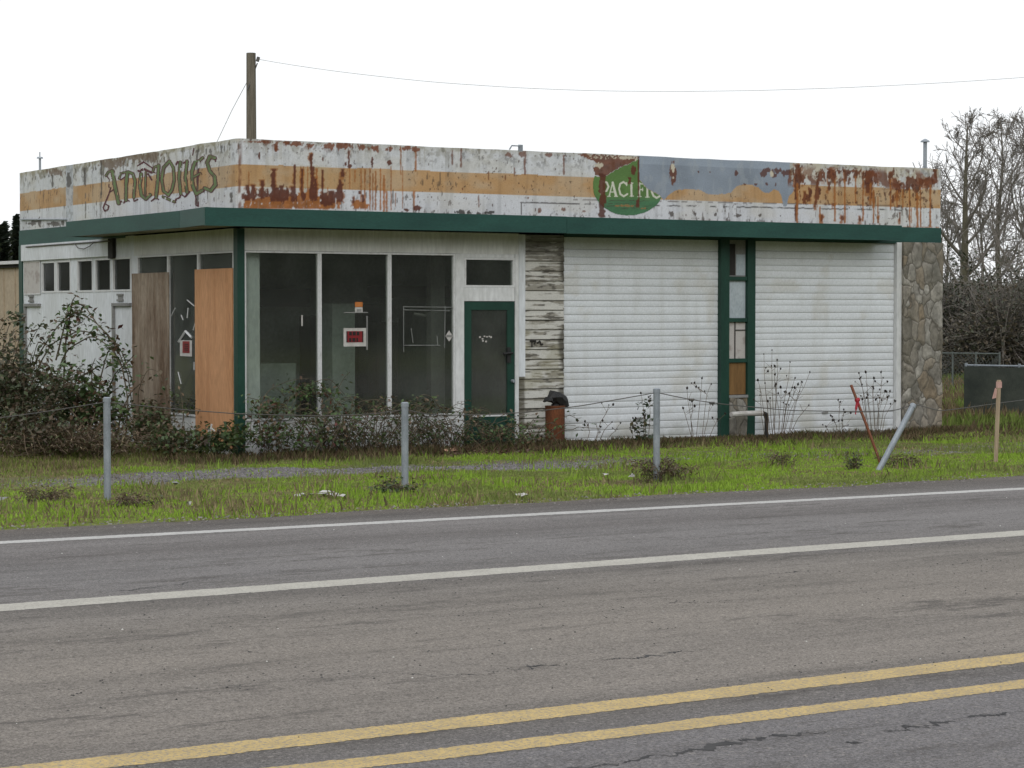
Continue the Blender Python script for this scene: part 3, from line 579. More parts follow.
# vent pipe and aerial
vp=onY(925,166,3.5); vt=onY(925,142,3.5)[2]; MB().tube([(vp[0],3.5,4.28),(vp[0],3.5,vt)],.038,10).tube([(vp[0],3.5,vt),(vp[0],3.5,vt+.025),(vp[0],3.5,vt+.06)],[.095,.08,.02],12).build('vent_pipe',m_steel,roof)
ap=onX(40,168,2.5); tz_=onX(40,152,2.5)[2]; mz_=onX(40,158.5,2.5)[2]
MB().tube([(2.5,ap[1],4.28),(2.5,ap[1],mz_)],.024,6).tube([(2.5,ap[1],mz_),(2.5,ap[1],mz_+.03)],[.07,.06],8).tube([(2.5,ap[1],mz_+.03),(2.5,ap[1],tz_)],.012,5).build('aerial',m_steel,roof)
# --- corner post
Mb().box(-.035,.078,-.035,.10,-.05,3.26).build('corner_post',m_greend,B)
# --- front wall: header, stall riser, frames
Mb().box(.08,4.70,.0,.14,2.955,3.274).build('header',m_header,B)
Mb().box(.08,3.565,.01,.13,-.05,.50).build('stall_riser',m_white,B)
def window_y(x0,x1,z0,z1,w=.028,mat=m_frame,gl=m_glass,y0=-.01,y1=.06,parent=B):
    f=Mb().frame_y(x0,x1,z0,z1,w,y0,y1).build('window',mat,parent)
    Mb().box(x0+w,x1-w,.022,.03,z0+w,z1-w).build('pane',gl,f); return f
w1=window_y(.084,1.285,.505,2.95); w2=window_y(1.288,2.442,.505,2.95); w3=window_y(2.445,3.565,.505,2.95)
# things fixed to the glass
def sheet(x0,x1,z0,z1,m,name,parent,y=.016,label=None): 
    return Mb().box(x0,x1,y-.004,y,z0,z1).build(name,m,parent,label=label)
def xz(px,py): p=onY(px,py,.016); return p[0],p[2]
def rect(px0,py0,px1,py1): a=xz(px0,py1);b=xz(px1,py0); return a[0],b[0],a[1],b[1]
r=rect(343.5,328,366,346.5); ws=sheet(*r,m_paper,'window_sign',w2,label='white bordered red window sign')
def red_face(r,parent,y):
    x0,x1,z0,z1=r; mb=Mb().box(x0,x1,y-.003,y,z0,z1); o=mb.build('window_sign_face',m_red,parent)
    k=Mb(); zz=z1
    for row,(a,b) in enumerate(((.58,.86),(.18,.46))):
        xx=x0+(x1-x0)*.06
        while xx<x1-(x1-x0)*.12:
            w=(x1-x0)*random.uniform(.06,.13); k.box(xx,xx+w,y-.006,y-.0035,z0+(z1-z0)*a,z0+(z1-z0)*b); xx+=w+(x1-x0)*.035
    return o
x0,x1,z0,z1=r; red_face((x0+.045,x1-.05,z0+.06,z1-.045),w2,.011)
kk=Mb()
for a,b in ((.60,.80),(.26,.46)):
    xx=x0+.09
    while xx<x1-.12: w=random.uniform(.025,.05); kk.box(xx,xx+w,.004,.0075,z0+(z1-z0)*a,z0+(z1-z0)*b); xx+=w+.018
kk.box(x0+.045,x0+.06,.0045,.0077,z0+.06,z1-.045).box(x1-.066,x1-.05,.0045,.0077,z0+.06,z1-.045).build('window_sign_ink',m_ink,w2)
Mb().box(*xz(365.5,0)[:1],xz(366.8,0)[0],.008,.012,xz(366,350)[1],xz(366,316)[1]).box(xz(343,0)[0],xz(367,0)[0],.008,.012,xz(350,313)[1],xz(350,312)[1]).build('tape',m_intl,w2)
r=rect(355,302,362.5,313); x0,x1,z0,z1=r; sheet(x0,x1,z0,z0+.085,m_paper,'sticker',w2); sheet(x0,x1,z0+.09,z1,m_orange,'sticker',w2,label='orange half of a sticker')
Mb().box(x0+.025,x1-.02,.008,.0115,z0+.02,z0+.06).build('sticker_ink',m_intl,w2)
c=xz(449,336); mk('diamond_decal',[(c[0]-.065,.012,c[1]),(c[0],.012,c[1]-.085),(c[0]+.065,.012,c[1]),(c[0],.012,c[1]+.085)],[(0,1,2,3)],m_paper,w3)
Mb().box(c[0]-.05,c[0]+.05,.008,.011,c[1]-.015,c[1]+.015).build('decal_ink',m_intl,w3)
m_outline=M('dull_grey_line',(.17,.18,.17),(.10,.105,.1),6,rough=.7)
def tp(px0,py0,px1,py1,w=.02):
    a=xz(px0,py0);b=xz(px1,py1); return ((a[0],.012,a[1]),(b[0],.012,b[1]))
tb=Mb()
for q in [(403,307,452,307.5),(403.5,307,403.5,352),(445,306,444.5,348),(403,345.5,440,345.5),(403,310,450,311),(411,328,413,343),(437,336,437.5,345)]: tb.tube(tp(*q),.009,4)
tb.build('pane_outline',m_outline,w3)  # thin grey lines in a rectangle on the pane
for q in ([(302,315),(302,326)],):
    a,b=xz(*q[0]),xz(*q[1]); Mb().tube([(a[0],.012,a[1]),(b[0],.012,b[1])],.012,4).build('paper_scrap',m_paper,w1)
# door bay
fr_=Mb().box(3.568,3.72,-.012,.10,-.02,2.953).box(3.722,4.62,-.01,.09,2.235,2.44).box(3.722,4.62,-.01,.09,2.90,2.953).box(4.63,4.695,-.012,.10,-.02,2.953).build('door_surround',m_white,B)
window_y(3.724,4.627,2.442,2.898,.035)
door=Mb().frame_y(3.73,4.622,.06,2.225,.125,.0,.05).box(3.855,4.497,.0,.05,.185,.47).build('door',m_greend,B)
Mb().box(3.855,4.497,.022,.028,.47,2.10).build('door_glass',glass('door_glass',(.8,.82,.8),.10),door)
Mb().box(3.855,4.497,-.006,.0,.468,.492).build('glass_bead',m_frame,door)
hx=onY(509,355,-.02); MB().box(hx[0]-.03,hx[0]+.03,-.03,-.002,hx[2]-.12,hx[2]+.12).tube([(hx[0]-.12,-.05,hx[2]+.02),(hx[0]+.05,-.05,hx[2]+.03)],.018,6).build('handle',m_dark,door)
kx=onY(513,381,-.02); MB().tube([(kx[0],-.002,kx[2]),(kx[0],-.05,kx[2])],[.03,.025],8).build('knob',m_steel,door)
ml=Mb()
for q in [(480,337),(482.5,339),(484.5,336.5),(487,337),(489.5,336.5),(491,337),(483,341),(486,341.5)]:
    p=onY(q[0],q[1],.02); ml.box(p[0]-.018,p[0]+.014,.016,.0185,p[2]-.006-random.random()*.012,p[2]+.012)
ml.build('door_marking',m_paper,door)
# trim board and peeling plank siding
Mb().box(4.70,4.812,-.012,.05,1.07,3.26).build('trim_board',m_wallw,B)
def planks():
    nx,nz=70,360; xs=np.linspace(4.70,5.53,nx); zs=np.linspace(-.04,3.26,nz); X,Zz=np.meshgrid(xs,zs,indexing='ij')
    hb=.152+.0*Zz; row=np.floor((Zz+.04)/.152); f=(Zz+.04)/.152-row
    depth=.028-.022*f; depth=np.where(f<.04,.0,depth)
    rsh=_h(row.astype(np.int64),row.astype(np.int64)*0,3)
    wob=(fbm(X*6,row*7.3,110)-.5)
    col=np.ones(X.shape+(3,))*np.array((.47,.465,.43))
    col=col*(.85+.25*fbm(X*4,Zz*30,111)[...,None])
    bare=ss(.535,.62,fbm(X*3+row*3.7,Zz*34,112,5)+.16*(rsh-.5)+.16*ss(2.5,3.3,Zz)+.10*ss(5.35,5.55,X)+.13*ss(.5,0,Zz)+.10*ss(4.80,4.72,X)*(Zz<1.07))
    col=lay(col,bare*.72,np.array((.15,.135,.10)))
    col=lay(col,.7*ss(.55,.66,fbm(X*9,Zz*40,113,4))*bare,(.035,.03,.024))
    mossy=ss(.5,.66,fbm(X*3,Zz*4,114))*ss(.55,.3,np.abs(Zz-1.2)/1.5); col=lay(col,.4*mossy,(.20,.185,.10))
    col=lay(col,.8*ss(5.42,5.5,X+(fbm(Zz*5,Zz*0,115)-.5)*.14)*ss(.4,.55,fbm(Zz*3,Zz*0,116)),(.04,.035,.025))
    col=lay(col,.9*(f<.07),(.03,.027,.022))
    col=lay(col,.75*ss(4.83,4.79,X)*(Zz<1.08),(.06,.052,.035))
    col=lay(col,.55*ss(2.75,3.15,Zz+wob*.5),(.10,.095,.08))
    V=np.stack([X,.02-depth,Zz],-1)
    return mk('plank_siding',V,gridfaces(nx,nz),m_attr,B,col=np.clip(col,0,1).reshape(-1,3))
planks(); Mb().box(4.70,5.54,.03,.12,-.04,3.26).build('wall_backing',m_intd,B)
sg=onY(533,341,-.02); g_=Mb()
for q in [((530,341),(536,341)),((532,341),(532,347)),((536,341),(534,344)),((537,343),(540,341)),((540,341),(541,345)),((541,345),(543,344))]:
    a=onY(*q[0],-.012);b=onY(*q[1],-.012); g_.tube([a,b],.012,4)
g_.build('scrawled_mark',m_intd,B)
# garage doors: horizontal ribbed slats
gl_y=[249.3,257.2,264.8,270.8,278.5,286.2,294.3,301.2,307.3,315.3,323.2,330.5,337.2,343.8,351.6,359.3,367.2,373.4,380.4,387.5,395.9,403.3,409.4,416.5,424.4,431.8,439.3]
gl_z=[onY(563,y,.06)[2] for y in gl_y]
def garage(x0,x1,dz,sd,label):
    zz=[3.24]+[z+dz for z in gl_z if z+dz<3.2]+[-.03]; prof=[]
    for i in range(len(zz)-1):
        a,b=zz[i],zz[i+1]; sh=.006 if i%5 in(2,) else 0
        strong=1. if (i%5)!=3 else .55
        prof+=[(a-.002,.0),(a-.012,-.002),((a+b)/2,-.003),(b+.020,-.002),(b+.009,.003*strong),(b+.0075,.005*strong),(b+.001,.005*strong)]
    prof=np.array(prof); nx=36; xs=np.linspace(x0,x1,nx)
    X,K=np.meshgrid(xs,np.arange(len(prof)),indexing='ij')
    warp=(fbm(X*.8,prof[K,0]*1.4,sd,3)-.5)*.008; sagz=(fbm(X*.6,prof[K,0]*.7,sd+2,2)-.5)*.006
    V=np.stack([X,.06+prof[K,1]+warp,prof[K,0]+sagz],-1)
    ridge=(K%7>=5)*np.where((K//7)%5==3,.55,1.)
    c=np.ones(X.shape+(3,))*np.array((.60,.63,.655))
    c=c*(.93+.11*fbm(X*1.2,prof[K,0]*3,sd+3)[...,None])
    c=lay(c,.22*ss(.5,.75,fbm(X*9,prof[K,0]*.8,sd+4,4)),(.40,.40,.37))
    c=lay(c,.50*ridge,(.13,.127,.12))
    z_=prof[K,0]; c=lay(c,.5*ss(.55,.0,z_)*ss(.42,.62,fbm(X*4,z_*4,sd+5)),(.25,.25,.19))
    c=lay(c,.35*ss(.6,.7,fbm(X*2.5,z_*2,sd+6,5)),(.42,.40,.34))
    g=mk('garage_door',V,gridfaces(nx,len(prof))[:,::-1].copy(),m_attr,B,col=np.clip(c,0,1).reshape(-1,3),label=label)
    return g
g1=garage(5.545,8.553,0.,120,'ribbed white garage door beside the plank siding'); g2=garage(9.262,12.315,.03,140,'ribbed white garage door beside the rubble pier')
for g,x in ((g1,7.0),(g2,10.8)):
    Mb().box(x-.06,x+.06,.03,.045,.35,.38).build('lift_handle',m_intl,g)
Mb().box(5.5,12.43,.14,.2,-.03,3.26).build('garage_backing',m_intd,B)
Mb().box(5.53,12.43,.0,.13,3.245,3.29).build('garage_head_trim',m_green,B)
Mb().box(12.32,12.425,-.02,.09,-.04,3.26).build('jamb_trim',m_white,B)
# narrow window stack between the doors
pst=Mb().box(8.556,8.725,-.03,.1,-.04,3.25).box(9.10,9.258,-.03,.1,-.04,3.25)
for y in (278.5,320,360.5): z=onY(738,y,0)[2]; pst.box(8.728,9.097,-.02,.09,z-.032,z+.032)
stack=pst.build('green_window_post',m_greend,B)
zs=[onY(738,y,0)[2] for y in (241,276.5,280.5,318,322,358.5,362.5,394.5)]
f=Mb().box(8.732,9.094,.03,.04,zs[1],zs[0]+.1).build('pane',m_intl,stack); Mb().box(8.90,9.085,.022,.028,zs[1]+.02,zs[0]-.22).build('faded_card',m_frost,stack)
Mb().box(8.74,8.88,.022,.028,zs[1]+.02,zs[0]-.05).build('dark_gap',m_intd,stack)
Mb().box(8.732,9.094,.03,.04,zs[3],zs[2]).build('pane',m_frost,stack)
Mb().box(8.732,9.094,.03,.04,zs[5],zs[4]).build('pane',m_papered,stack); Mb().box(8.87,8.885,.015,.028,zs[5],zs[4]).box(8.89,9.09,.015,.028,zs[4]-.14,zs[4]-.125).build('pane_bar',m_intd,stack)
Mb().box(8.732,9.094,.015,.035,zs[7],zs[6]).build('board',m_board,stack)
Mb().box(8.72,9.1,-.05,-.01,zs[7]-.05,zs[7]-.006).build('sill',m_intl,stack)
def rubble(x0,x1,y0,y1,z0,z1,name,seedo):
    nu=int((x1-x0)/.02)+2; nv=int((z1-z0)/.025)+2; xs=np.linspace(x0,x1,nu); z_=np.linspace(z0,z1,nv); X,Zz=np.meshgrid(xs,z_,indexing='ij')
    d=(fbm(X*4,Zz*3.2,seedo,3)-.5)*.06; V=np.stack([X,y0+d,Zz],-1)
    n0=nu*nv; F=[tuple(q) for q in gridfaces(nu,nv)]
    Vl=[tuple(v) for v in V.reshape(-1,3)]
    def side(ix):
        b=len(Vl)
        for j in range(nv): Vl.append((xs[ix]+ (d[ix,j]*.4),y1,z_[j]))
        for j in range(nv-1):
            a=ix*nv+j; F.append((a,a+1,b+j+1,b+j) if ix else (a+1,a,b+j,b+j+1))
    side(0);side(nu-1)
    return mk(name,np.array(Vl),F,m_stone,B,smooth=False)
rubble(12.43,13.33,-.06,.35,-.08,3.265,'stone_pier',150); rubble(8.73,9.095,-.035,.09,-.06,zs[7]-.052,'stone_infill',155)
Mb().box(12.44,13.315,.0,.3,-.08,3.26).build('pier_core',m_stone,B)
# --- left wall
Mb().box(.0,.14,.165,3.99,2.955,3.27).build('header',m_header,B,label='left side header shaded under the canopy')
Mb().box(.01,.13,.165,3.99,-.05,.50).build('stall_riser',m_white,B)
def window_x(y0,y1,z0,z1,w=.028,gl=m_glassL):
    f=Mb().frame_x(y0,y1,z0,z1,w,-.01,.06).build('window',m_frame,B)
    Mb().box(.022,.03,y0+w,y1-w,z0+w,z1-w).build('pane',gl,f); return f
window_x(.165,1.44,.505,2.95); wl=window_x(1.443,2.59,.505,2.95); window_x(2.593,3.83,.505,2.95)
lw=Mb().box(-.005,.13,3.835,4.03,-.05,2.953)
YW=[4.03,4.115,4.895,4.985,5.685,5.80,6.52,6.86,7.53,7.62,8.29,8.38,9.2,LEN]
lw.box(.0,.13,4.033,LEN,-.05,2.395).box(.0,.13,3.993,LEN,2.945,3.28)
for a,b in ((4.033,4.11),(4.90,4.98),(5.69,5.80),(6.525,6.845),(7.535,7.61),(8.295,LEN)): lw.box(.0,.13,a,b,2.397,2.943)
lwall=lw.build('side_wall',m_wallw,B)
m_gl2=glass('clerestory_glass',(.45,.49,.5),.06)
for a,b in ((4.112,4.898),(4.982,5.688),(5.802,6.523),(6.847,7.533),(7.612,8.293)): window_x(a,b,2.397,2.943,.03,m_gl2)
Mb().box(-.012,.0,8.36,9.2,2.39,2.945).build('papered_panel',m_papered,lwall)
Mb().frame_x(8.34,9.22,2.37,2.965,.02,-.016,-.0125).build('panel_trim',m_frame,lwall)
Mb().box(-.045,-.002,5.0,LEN-.18,2.97,3.255).build('upper_panel',m_wallw,lwall)
Mb().box(-.02,.0,LEN-.17,LEN+.02,-.05,3.25).build('corner_board',m_greend,B)
for ya,yb,px0 in ((8.35,9.15,26),(4.10,4.86,113)):
    tz=2.19; Mb().box(-.05,-.002,ya,yb,tz-.03,tz+.02).box(-.045,-.002,yb-.05,yb,.1,tz-.03).build('panel_door_trim',m_intl,lwall)
    ym=(ya+yb)/2+.08; Mb().box(-.03,-.002,ym-.12,ym+.12,2.24,2.27).box(-.03,-.002,ym-.12,ym+.12,2.33,2.36).box(-.012,-.002,ym-.1,ym+.1,2.27,2.33).build('wall_vent',m_intl,lwall)
wc=MB()
pts=[onX(x,y,-.06) for x,y in [(26,247),(60,244.5),(110,241)]]; wc.tube(pts,.012,5)
pts=[onX(x,y,-.08) for x,y in [(74,243),(78,248),(84,249),(90,246),(94,242)]]; wc.tube(pts,.008,5); wc.build('loose_cable',m_wire,lwall)
pts=[onX(x,y,-.03) for x,y in [(20,219.5),(45,219.5),(66,219.5)]]; MB().tube(pts,.014,5).build('conduit',m_steel,B)
Mb().box(-.032,-.012,2.53,4.01,.05,2.675).build('plywood_board',m_plyold,B,label='dark weathered plywood sheet')
Mb().box(-.034,-.012,.16,1.50,.10,2.70).build('plywood_board',m_ply,B,label='fresh orange plywood sheet')
# paper sign with a roof shaped tape above it
def yz(px,py): p=onX(px,py,.014); return p[1],p[2]
a=yz(180.3,356);b=yz(192,340.5); Mb().box(.008,.014,b[0],a[0],a[1],b[1]).build('window_sign',m_paper,wl,label='small white bordered red sign')
a=yz(183.2,352.8);b=yz(190,341.3); Mb().box(.003,.007,b[0],a[0],a[1],b[1]).build('window_sign_face',m_red,wl)
a2=yz(185.2,351);b2=yz(189,343); ik=Mb()
for t_ in (.08,.3,.55,.78): ik.box(-.001,.002,b2[0],a2[0],a2[1]+(b2[1]-a2[1])*t_,a2[1]+(b2[1]-a2[1])*(t_+.1))
ik.build('window_sign_ink',m_ink,wl)
for q in [((179,341.5),(185.5,331.3)),((186,331.5),(191.8,337.5))]:
    p,q2=yz(*q[0]),yz(*q[1]); MB().tube([(.01,p[0],p[1]),(.01,q2[0],q2[1])],.022,4).build('tape',m_frame,wl)
for q in [((171,316),(175,308)),((183,320),(181,315)),((187,318),(188,308)),((194,306),(187,300)),((193,330),(196,320)),((181,384),(178,372)),((194,370),(194,362))]:
    p,q2=yz(*q[0]),yz(*q[1]); MB().tube([(.016,p[0],p[1]),(.016,q2[0],q2[1])],.008,4).build('tape',m_frame,wl)
# --- interior (seen dimly through the glass)
it=Mb().box(.16,5.35,5.0,5.1,.035,3.1).box(5.3,5.4,.2,5.0,.035,3.1).build('interior_wall',m_int,B)
Mb().box(4.3,4.75,4.6,4.98,.035,2.2).build('inner_doorway',m_intd,B); Mb().box(.75,1.25,2.6,2.85,.035,1.7).build('cupboard',m_intd,B); Mb().box(3.6,4.0,2.6,2.9,.035,1.9).build('cupboard',m_intd,B)
Mb().box(.55,3.2,4.2,4.9,2.15,2.45).box(3.9,5.2,3.0,3.5,2.3,2.5).build('interior_beam',m_intd,B)
Mb().box(.7,2.3,2.9,3.5,.035,1.25).box(2.6,3.0,2.2,2.6,.035,2.2).build('counter',m_int,B)
Mb().box(3.0,3.35,3.8,4.2,.035,2.0).box(1.7,1.95,4.4,4.8,.035,2.3).build('cupboard',m_intd,B)
Mb().box(.17,.42,.20,.25,.035,3.09).build('partition',m_white,B); Mb().box(4.05,4.3,1.6,1.75,.035,3.09).build('partition',m_intl,B)
MB().tube([onY(414,313.5,2.0),onY(434,317,2.0)],.02,5).build('bright_streak',m_paper,B)  # pale strip standing in for a bright streak of light in the glass
# ------------------------------------------------------------------ plants
def leaves(P,size,cols,seed,tilt=1.,aspect=.62):
    """one folded diamond leaf per point; P (n,3)"""
    r=np.random.RandomState(seed); n=len(P); a=r.uniform(0,2*math.pi,n); el=r.uniform(-1.1,.7,n)*tilt
    d=np.stack([np.cos(a)*np.cos(el),np.sin(a)*np.cos(el),np.sin(el)],-1)
    s=np.cross(d,np.stack([r.normal(0,.5,n),r.normal(0,.5,n),np.ones(n)],-1)); s/=np.linalg.norm(s,axis=1)[:,None]+1e-9
    nrm=np.cross(s,d); L=(size*r.uniform(.55,1.3,n))[:,None]; w=L*aspect*.5
    V=np.stack([P-d*L*.1,P+d*L*.40+s*w+nrm*L*.08,P+d*L*.95-nrm*L*.05,P+d*L*.40-s*w+nrm*L*.08],1)
    k=r.choice(len(cols),n,p=np.array([c[0] for c in cols])/sum(c[0] for c in cols)); cc=np.array([c[1] for c in cols])[k]*r.uniform(.7,1.3,(n,1))
    F=np.arange(n*4).reshape(n,4); return V.reshape(-1,3),F,np.repeat(cc,4,0)
BR=[(6,(.062,.10,.036)),(3,(.09,.145,.05)),(2.5,(.11,.075,.045)),(1.2,(.12,.075,.045)),(.6,(.15,.18,.07)),(.4,(.10,.035,.028))]
BRD=[(5,(.055,.085,.032)),(3,(.10,.078,.048)),(2.5,(.15,.105,.066)),(2,(.085,.12,.045))]
DRY=[(5,(.125,.09,.056)),(3,(.08,.055,.035)),(2,(.18,.14,.085)),(3,(.075,.09,.035))]
def arch(p,h,L,az,r,n=10):
    p=np.array(p,float); t_=np.linspace(0,1,n); d=np.array([math.cos(az),math.sin(az)])
    z=h*(4*t_*(1-t_*.62))/1.62*1.0; 
    P=np.stack([p[0]+d[0]*L*t_**1.2,p[1]+d[1]*L*t_**1.2,p[2]+z],-1)
    P[1:-1]+=r.normal(0,.02,(n-2,3)); return P
def strand(pts,n=40):
    P=np.array(pts); seg=np.linalg.norm(np.diff(P,axis=0),axis=1); c=np.r_[0,np.cumsum(seg)]; q=np.linspace(0,c[-1],n); 
    Q=np.stack([np.interp(q,c,P[:,k]) for k in range(3)],-1); K=Q.copy()
    for _ in range(2): K[1:-1]=(K[:-2]+2*K[1:-1]+K[2:])/4
    return K
def bush(name,label,cat,loc,canes=(),clouds=(),cols=BR,size=.075,step=.03,jit=.05,seed=1,group=None,crad=.007,twigs=.5,stem=None,nside=4,lf=1.):
    r=np.random.RandomState(seed); th=thing(name,label,cat,loc,group); P=[]; mb=MB()
    for c in canes:
        c=np.asarray(c,float)
        if len(c)<9: c=strand(c,26)
        seg=np.linalg.norm(np.diff(c,axis=0),axis=1); n=max(2,int(seg.sum()/step))
        cum=np.r_[0,np.cumsum(seg)]; q=np.sort(r.uniform(cum[-1]*.15,cum[-1],max(2,int(n*lf)))); pt=np.stack([np.interp(q,cum,c[:,k]) for k in range(3)],-1)
        P.append(pt+r.normal(0,jit,pt.shape)); mb.tube(c,np.linspace(crad,crad*.5,len(c)),nside,False)
    for ctr,rad,n in clouds:
        d=r.normal(0,1,(n,3)); d/=np.linalg.norm(d,axis=1)[:,None]; rr=r.uniform(0,1,n)**.45
        lump=.65+.7*fbm(d[:,0]*2+7*seed,d[:,1]*2+d[:,2]*2,seed+5,2)
        pt=np.array(ctr)+d*np.array(rad)*(rr*lump)[:,None]; pt[:,2]=np.maximum(pt[:,2],gz(pt[:,0],pt[:,1])+.01); P.append(pt)
        for k in range(int(n*twigs*.12)):
            a=pt[r.randint(n)]; dirn=a-np.array(ctr)+r.normal(0,.25,3)+np.array([0,0,.1]); dirn/=np.linalg.norm(dirn)+1e-6; L=r.uniform(.15,.5)*max(rad)
            mb.tube([a-dirn*L*.7,a,a+dirn*L*.4+r.normal(0,.03,3)],[crad*.8,crad*.6,crad*.35],3,False)
    if mb.V: mb.build('stem',stem or m_stem,th)
    if P:
        V,F,c=leaves(np.concatenate(P),size,cols,seed,1.,.30 if cols is DRY else .62); mk('foliage',V,F,m_leaf,th,col=c)
    return th
def canes_px(lst,X0): return [np.array([onX(x,y,X0+dx*k) for k,(x,y) in enumerate(pts)]) for dx,pts in lst]
g_br='bramble bushes around the building'
# left thicket
rr=np.random.RandomState(5)
c1=canes_px([(.02,[(64,440),(63,390),(66,340),(72,303),(84,305),(98,325),(116,345),(128,375),(134,420)]),
 (0.03,[(20,400),(38,355),(58,325),(74,310),(96,322),(124,352),(133,385)]),(-.02,[(48,400),(66,350),(92,335),(112,348),(124,372)]),
 (0.,[(30,425),(36,370),(52,343),(80,330),(104,336)]),(.02,[(100,420),(108,390),(116,372),(128,362),(134,355)]),(.0,[(56,360),(66,320),(73,299),(76,296)]),
 (.02,[(95,440),(100,380),(108,350),(120,345)]),(0.,[(125,450),(128,400),(122,365),(110,345)]),(.01,[(115,445),(122,410),(131,392),(140,384)])],-1.1)
bush('bramble','tall arching bramble with dark green leaves against the white side wall','bramble',tuple(onX(66,446,-1.3)*np.array([1,1,0])),c1,
  [(onX(72,392,-1.4),(.5,1.1,.46),1100),(onX(98,412,-1.3),(.4,.7,.34),600),(onX(60,425,-1.6),(.5,1.2,.4),800),(onX(72,318,-1.1),(.2,.5,.28),90),(onX(118,360,-1.1),(.2,.5,.22),60)],BR,.095,.055,.075,3,g_br,.016)
c2=canes_px([(0.,[(4,420),(6,360),(10,335),(20,328)]),(0.,[(14,420),(12,370),(20,335),(34,330)]),(0.,[(22,410),(26,350),(40,325),(52,330)]),(.0,[(0,380),(10,350),(24,345)]),(0.,[(34,430),(30,370),(38,340),(55,352)]),(0.,[(-10,400),(-4,340),(6,318),(18,312)]),(0.,[(2,400),(3,345),(10,322),(24,320)])],-2.2)
bush('bramble','dense brownish bramble thicket at the far left edge beside the tan shed','bramble',tuple(onX(14,440,-2.4)*np.array([1,1,0])),c2,
  [(onX(5,390,-2.4),(.5,1.0,.62),1300),(onX(30,395,-2.3),(.5,.9,.5),1300),(onX(-10,380,-2.6),(.5,1.,.7),700),(onX(20,425,-2.6),(.6,1.4,.32),1100)],[(4,(.045,.06,.026)),(3,(.085,.06,.036)),(3,(.06,.075,.032)),(2,(.10,.085,.055))],.085,.04,.08,4,g_br,.009)
bush('dead_weed','low tangle of dead brown stems below the tall bramble','weeds',tuple(onX(80,452,-2.)*np.array([1,1,0])),[arch(onZ(rr.uniform(10,130),rr.uniform(440,456),.02),rr.uniform(.3,.7),rr.uniform(.3,.9),rr.uniform(0,6.28),rr) for k in range(46)],
  [(onX(55,436,-2.2),(.7,1.6,.22),1500),(onX(100,440,-1.8),(.6,1.2,.22),1200),(onX(15,442,-2.8),(.6,1.4,.22),900)],DRY,.07,.06,.06,6,None,.007,.9,m_dry)
# along the left glazing up to the corner
bush('bramble','low leafy bramble heap in front of the orange plywood board','bramble',tuple(onZ(215,448,.02)),[arch(onZ(rr.uniform(180,250),rr.uniform(440,450),.02),rr.uniform(.35,.75),rr.uniform(.4,.9),rr.uniform(0,6.28),rr) for k in range(18)],
  [(onZ(232,446,.02)+np.array([0,0,.28]),(.62,.7,.36),1700),(onZ(200,446,.02)+np.array([-.0,0,.18]),(.55,.6,.25),1000),(onX(212,441,-.5),(.3,.75,.24),520),(onX(235,436,-.4),(.3,.4,.22),240)],[(4,(.05,.085,.024)),(4,(.035,.06,.02)),(2,(.08,.10,.035)),(1,(.07,.045,.03))],.085,.05,.06,8,g_br)
bush('bramble','scraggly dark bramble with bare canes below the weathered plywood','bramble',tuple(onZ(158,450,.02)),[np.array([onX(x,y,-.9) for x,y in p]) for p in ([(140,440),(138,390),(148,368),(160,372),(166,400)],[(172,445),(170,400),(168,385)],[(180,445),(184,410),(190,398)],[(186,448),(182,400),(180,390)],[(150,446),(160,400),(178,395)])]+[arch(onZ(rr.uniform(135,195),rr.uniform(444,453),.02),rr.uniform(.3,.6),rr.uniform(.3,.8),rr.uniform(0,6.28),rr) for k in range(16)],
  [(onX(150,425,-.9),(.4,.55,.35),800),(onX(172,438,-1.),(.4,.6,.22),700)],BRD,.075,.07,.07,9,g_br)
# front riser brambles
def fp(x,y,Y): return onY(x,y,Y)
bush('bramble','dark green bramble climbing the first shop window beside the corner post','bramble',tuple(np.array([.9,-.6,0])),[np.array([fp(x,y,Y_) for x,y in p]) for Y_,p in ((-.35,[(262,445),(258,410),(268,390),(290,380),(312,378)]),(-.4,[(300,445),(300,400),(312,382),(330,378),(345,395)]),(-.5,[(340,445),(330,395),(318,380),(306,385)]),(-.4,[(250,440),(252,408),(262,396)]),(-.3,[(320,440),(332,400),(345,376),(350,372)]),(-.5,[(275,440),(288,400),(300,390),(290,410)]))]+[arch((rr.uniform(.1,2.1),rr.uniform(-1.0,-.3),.0),rr.uniform(.4,.9),rr.uniform(.4,1.),rr.uniform(0,6.28),rr) for k in range(46)],
  [(fp(308,390,-.4),(.55,.25,.16),240),(fp(268,408,-.45),(.35,.25,.20),200),(fp(318,440,-.6),(.95,.4,.2),380),(fp(268,435,-.6),(.5,.4,.26),420)],BR,.07,.045,.05,12,g_br,lf=.75)
bush('bramble','reddish brown bramble tangle below the window with the red sign','bramble',tuple(np.array([2.2,-.7,0])),[arch((rr.uniform(1.2,3.0),rr.uniform(-1.0,-.25),.0),rr.uniform(.35,.75),rr.uniform(.4,1.1),rr.uniform(0,6.28),rr) for k in range(60)],
  [(fp(365,438,-.6),(.75,.4,.16),190),(fp(398,440,-.6),(.5,.4,.14),90)],BRD,.06,.06,.06,13,g_br,lf=.75)
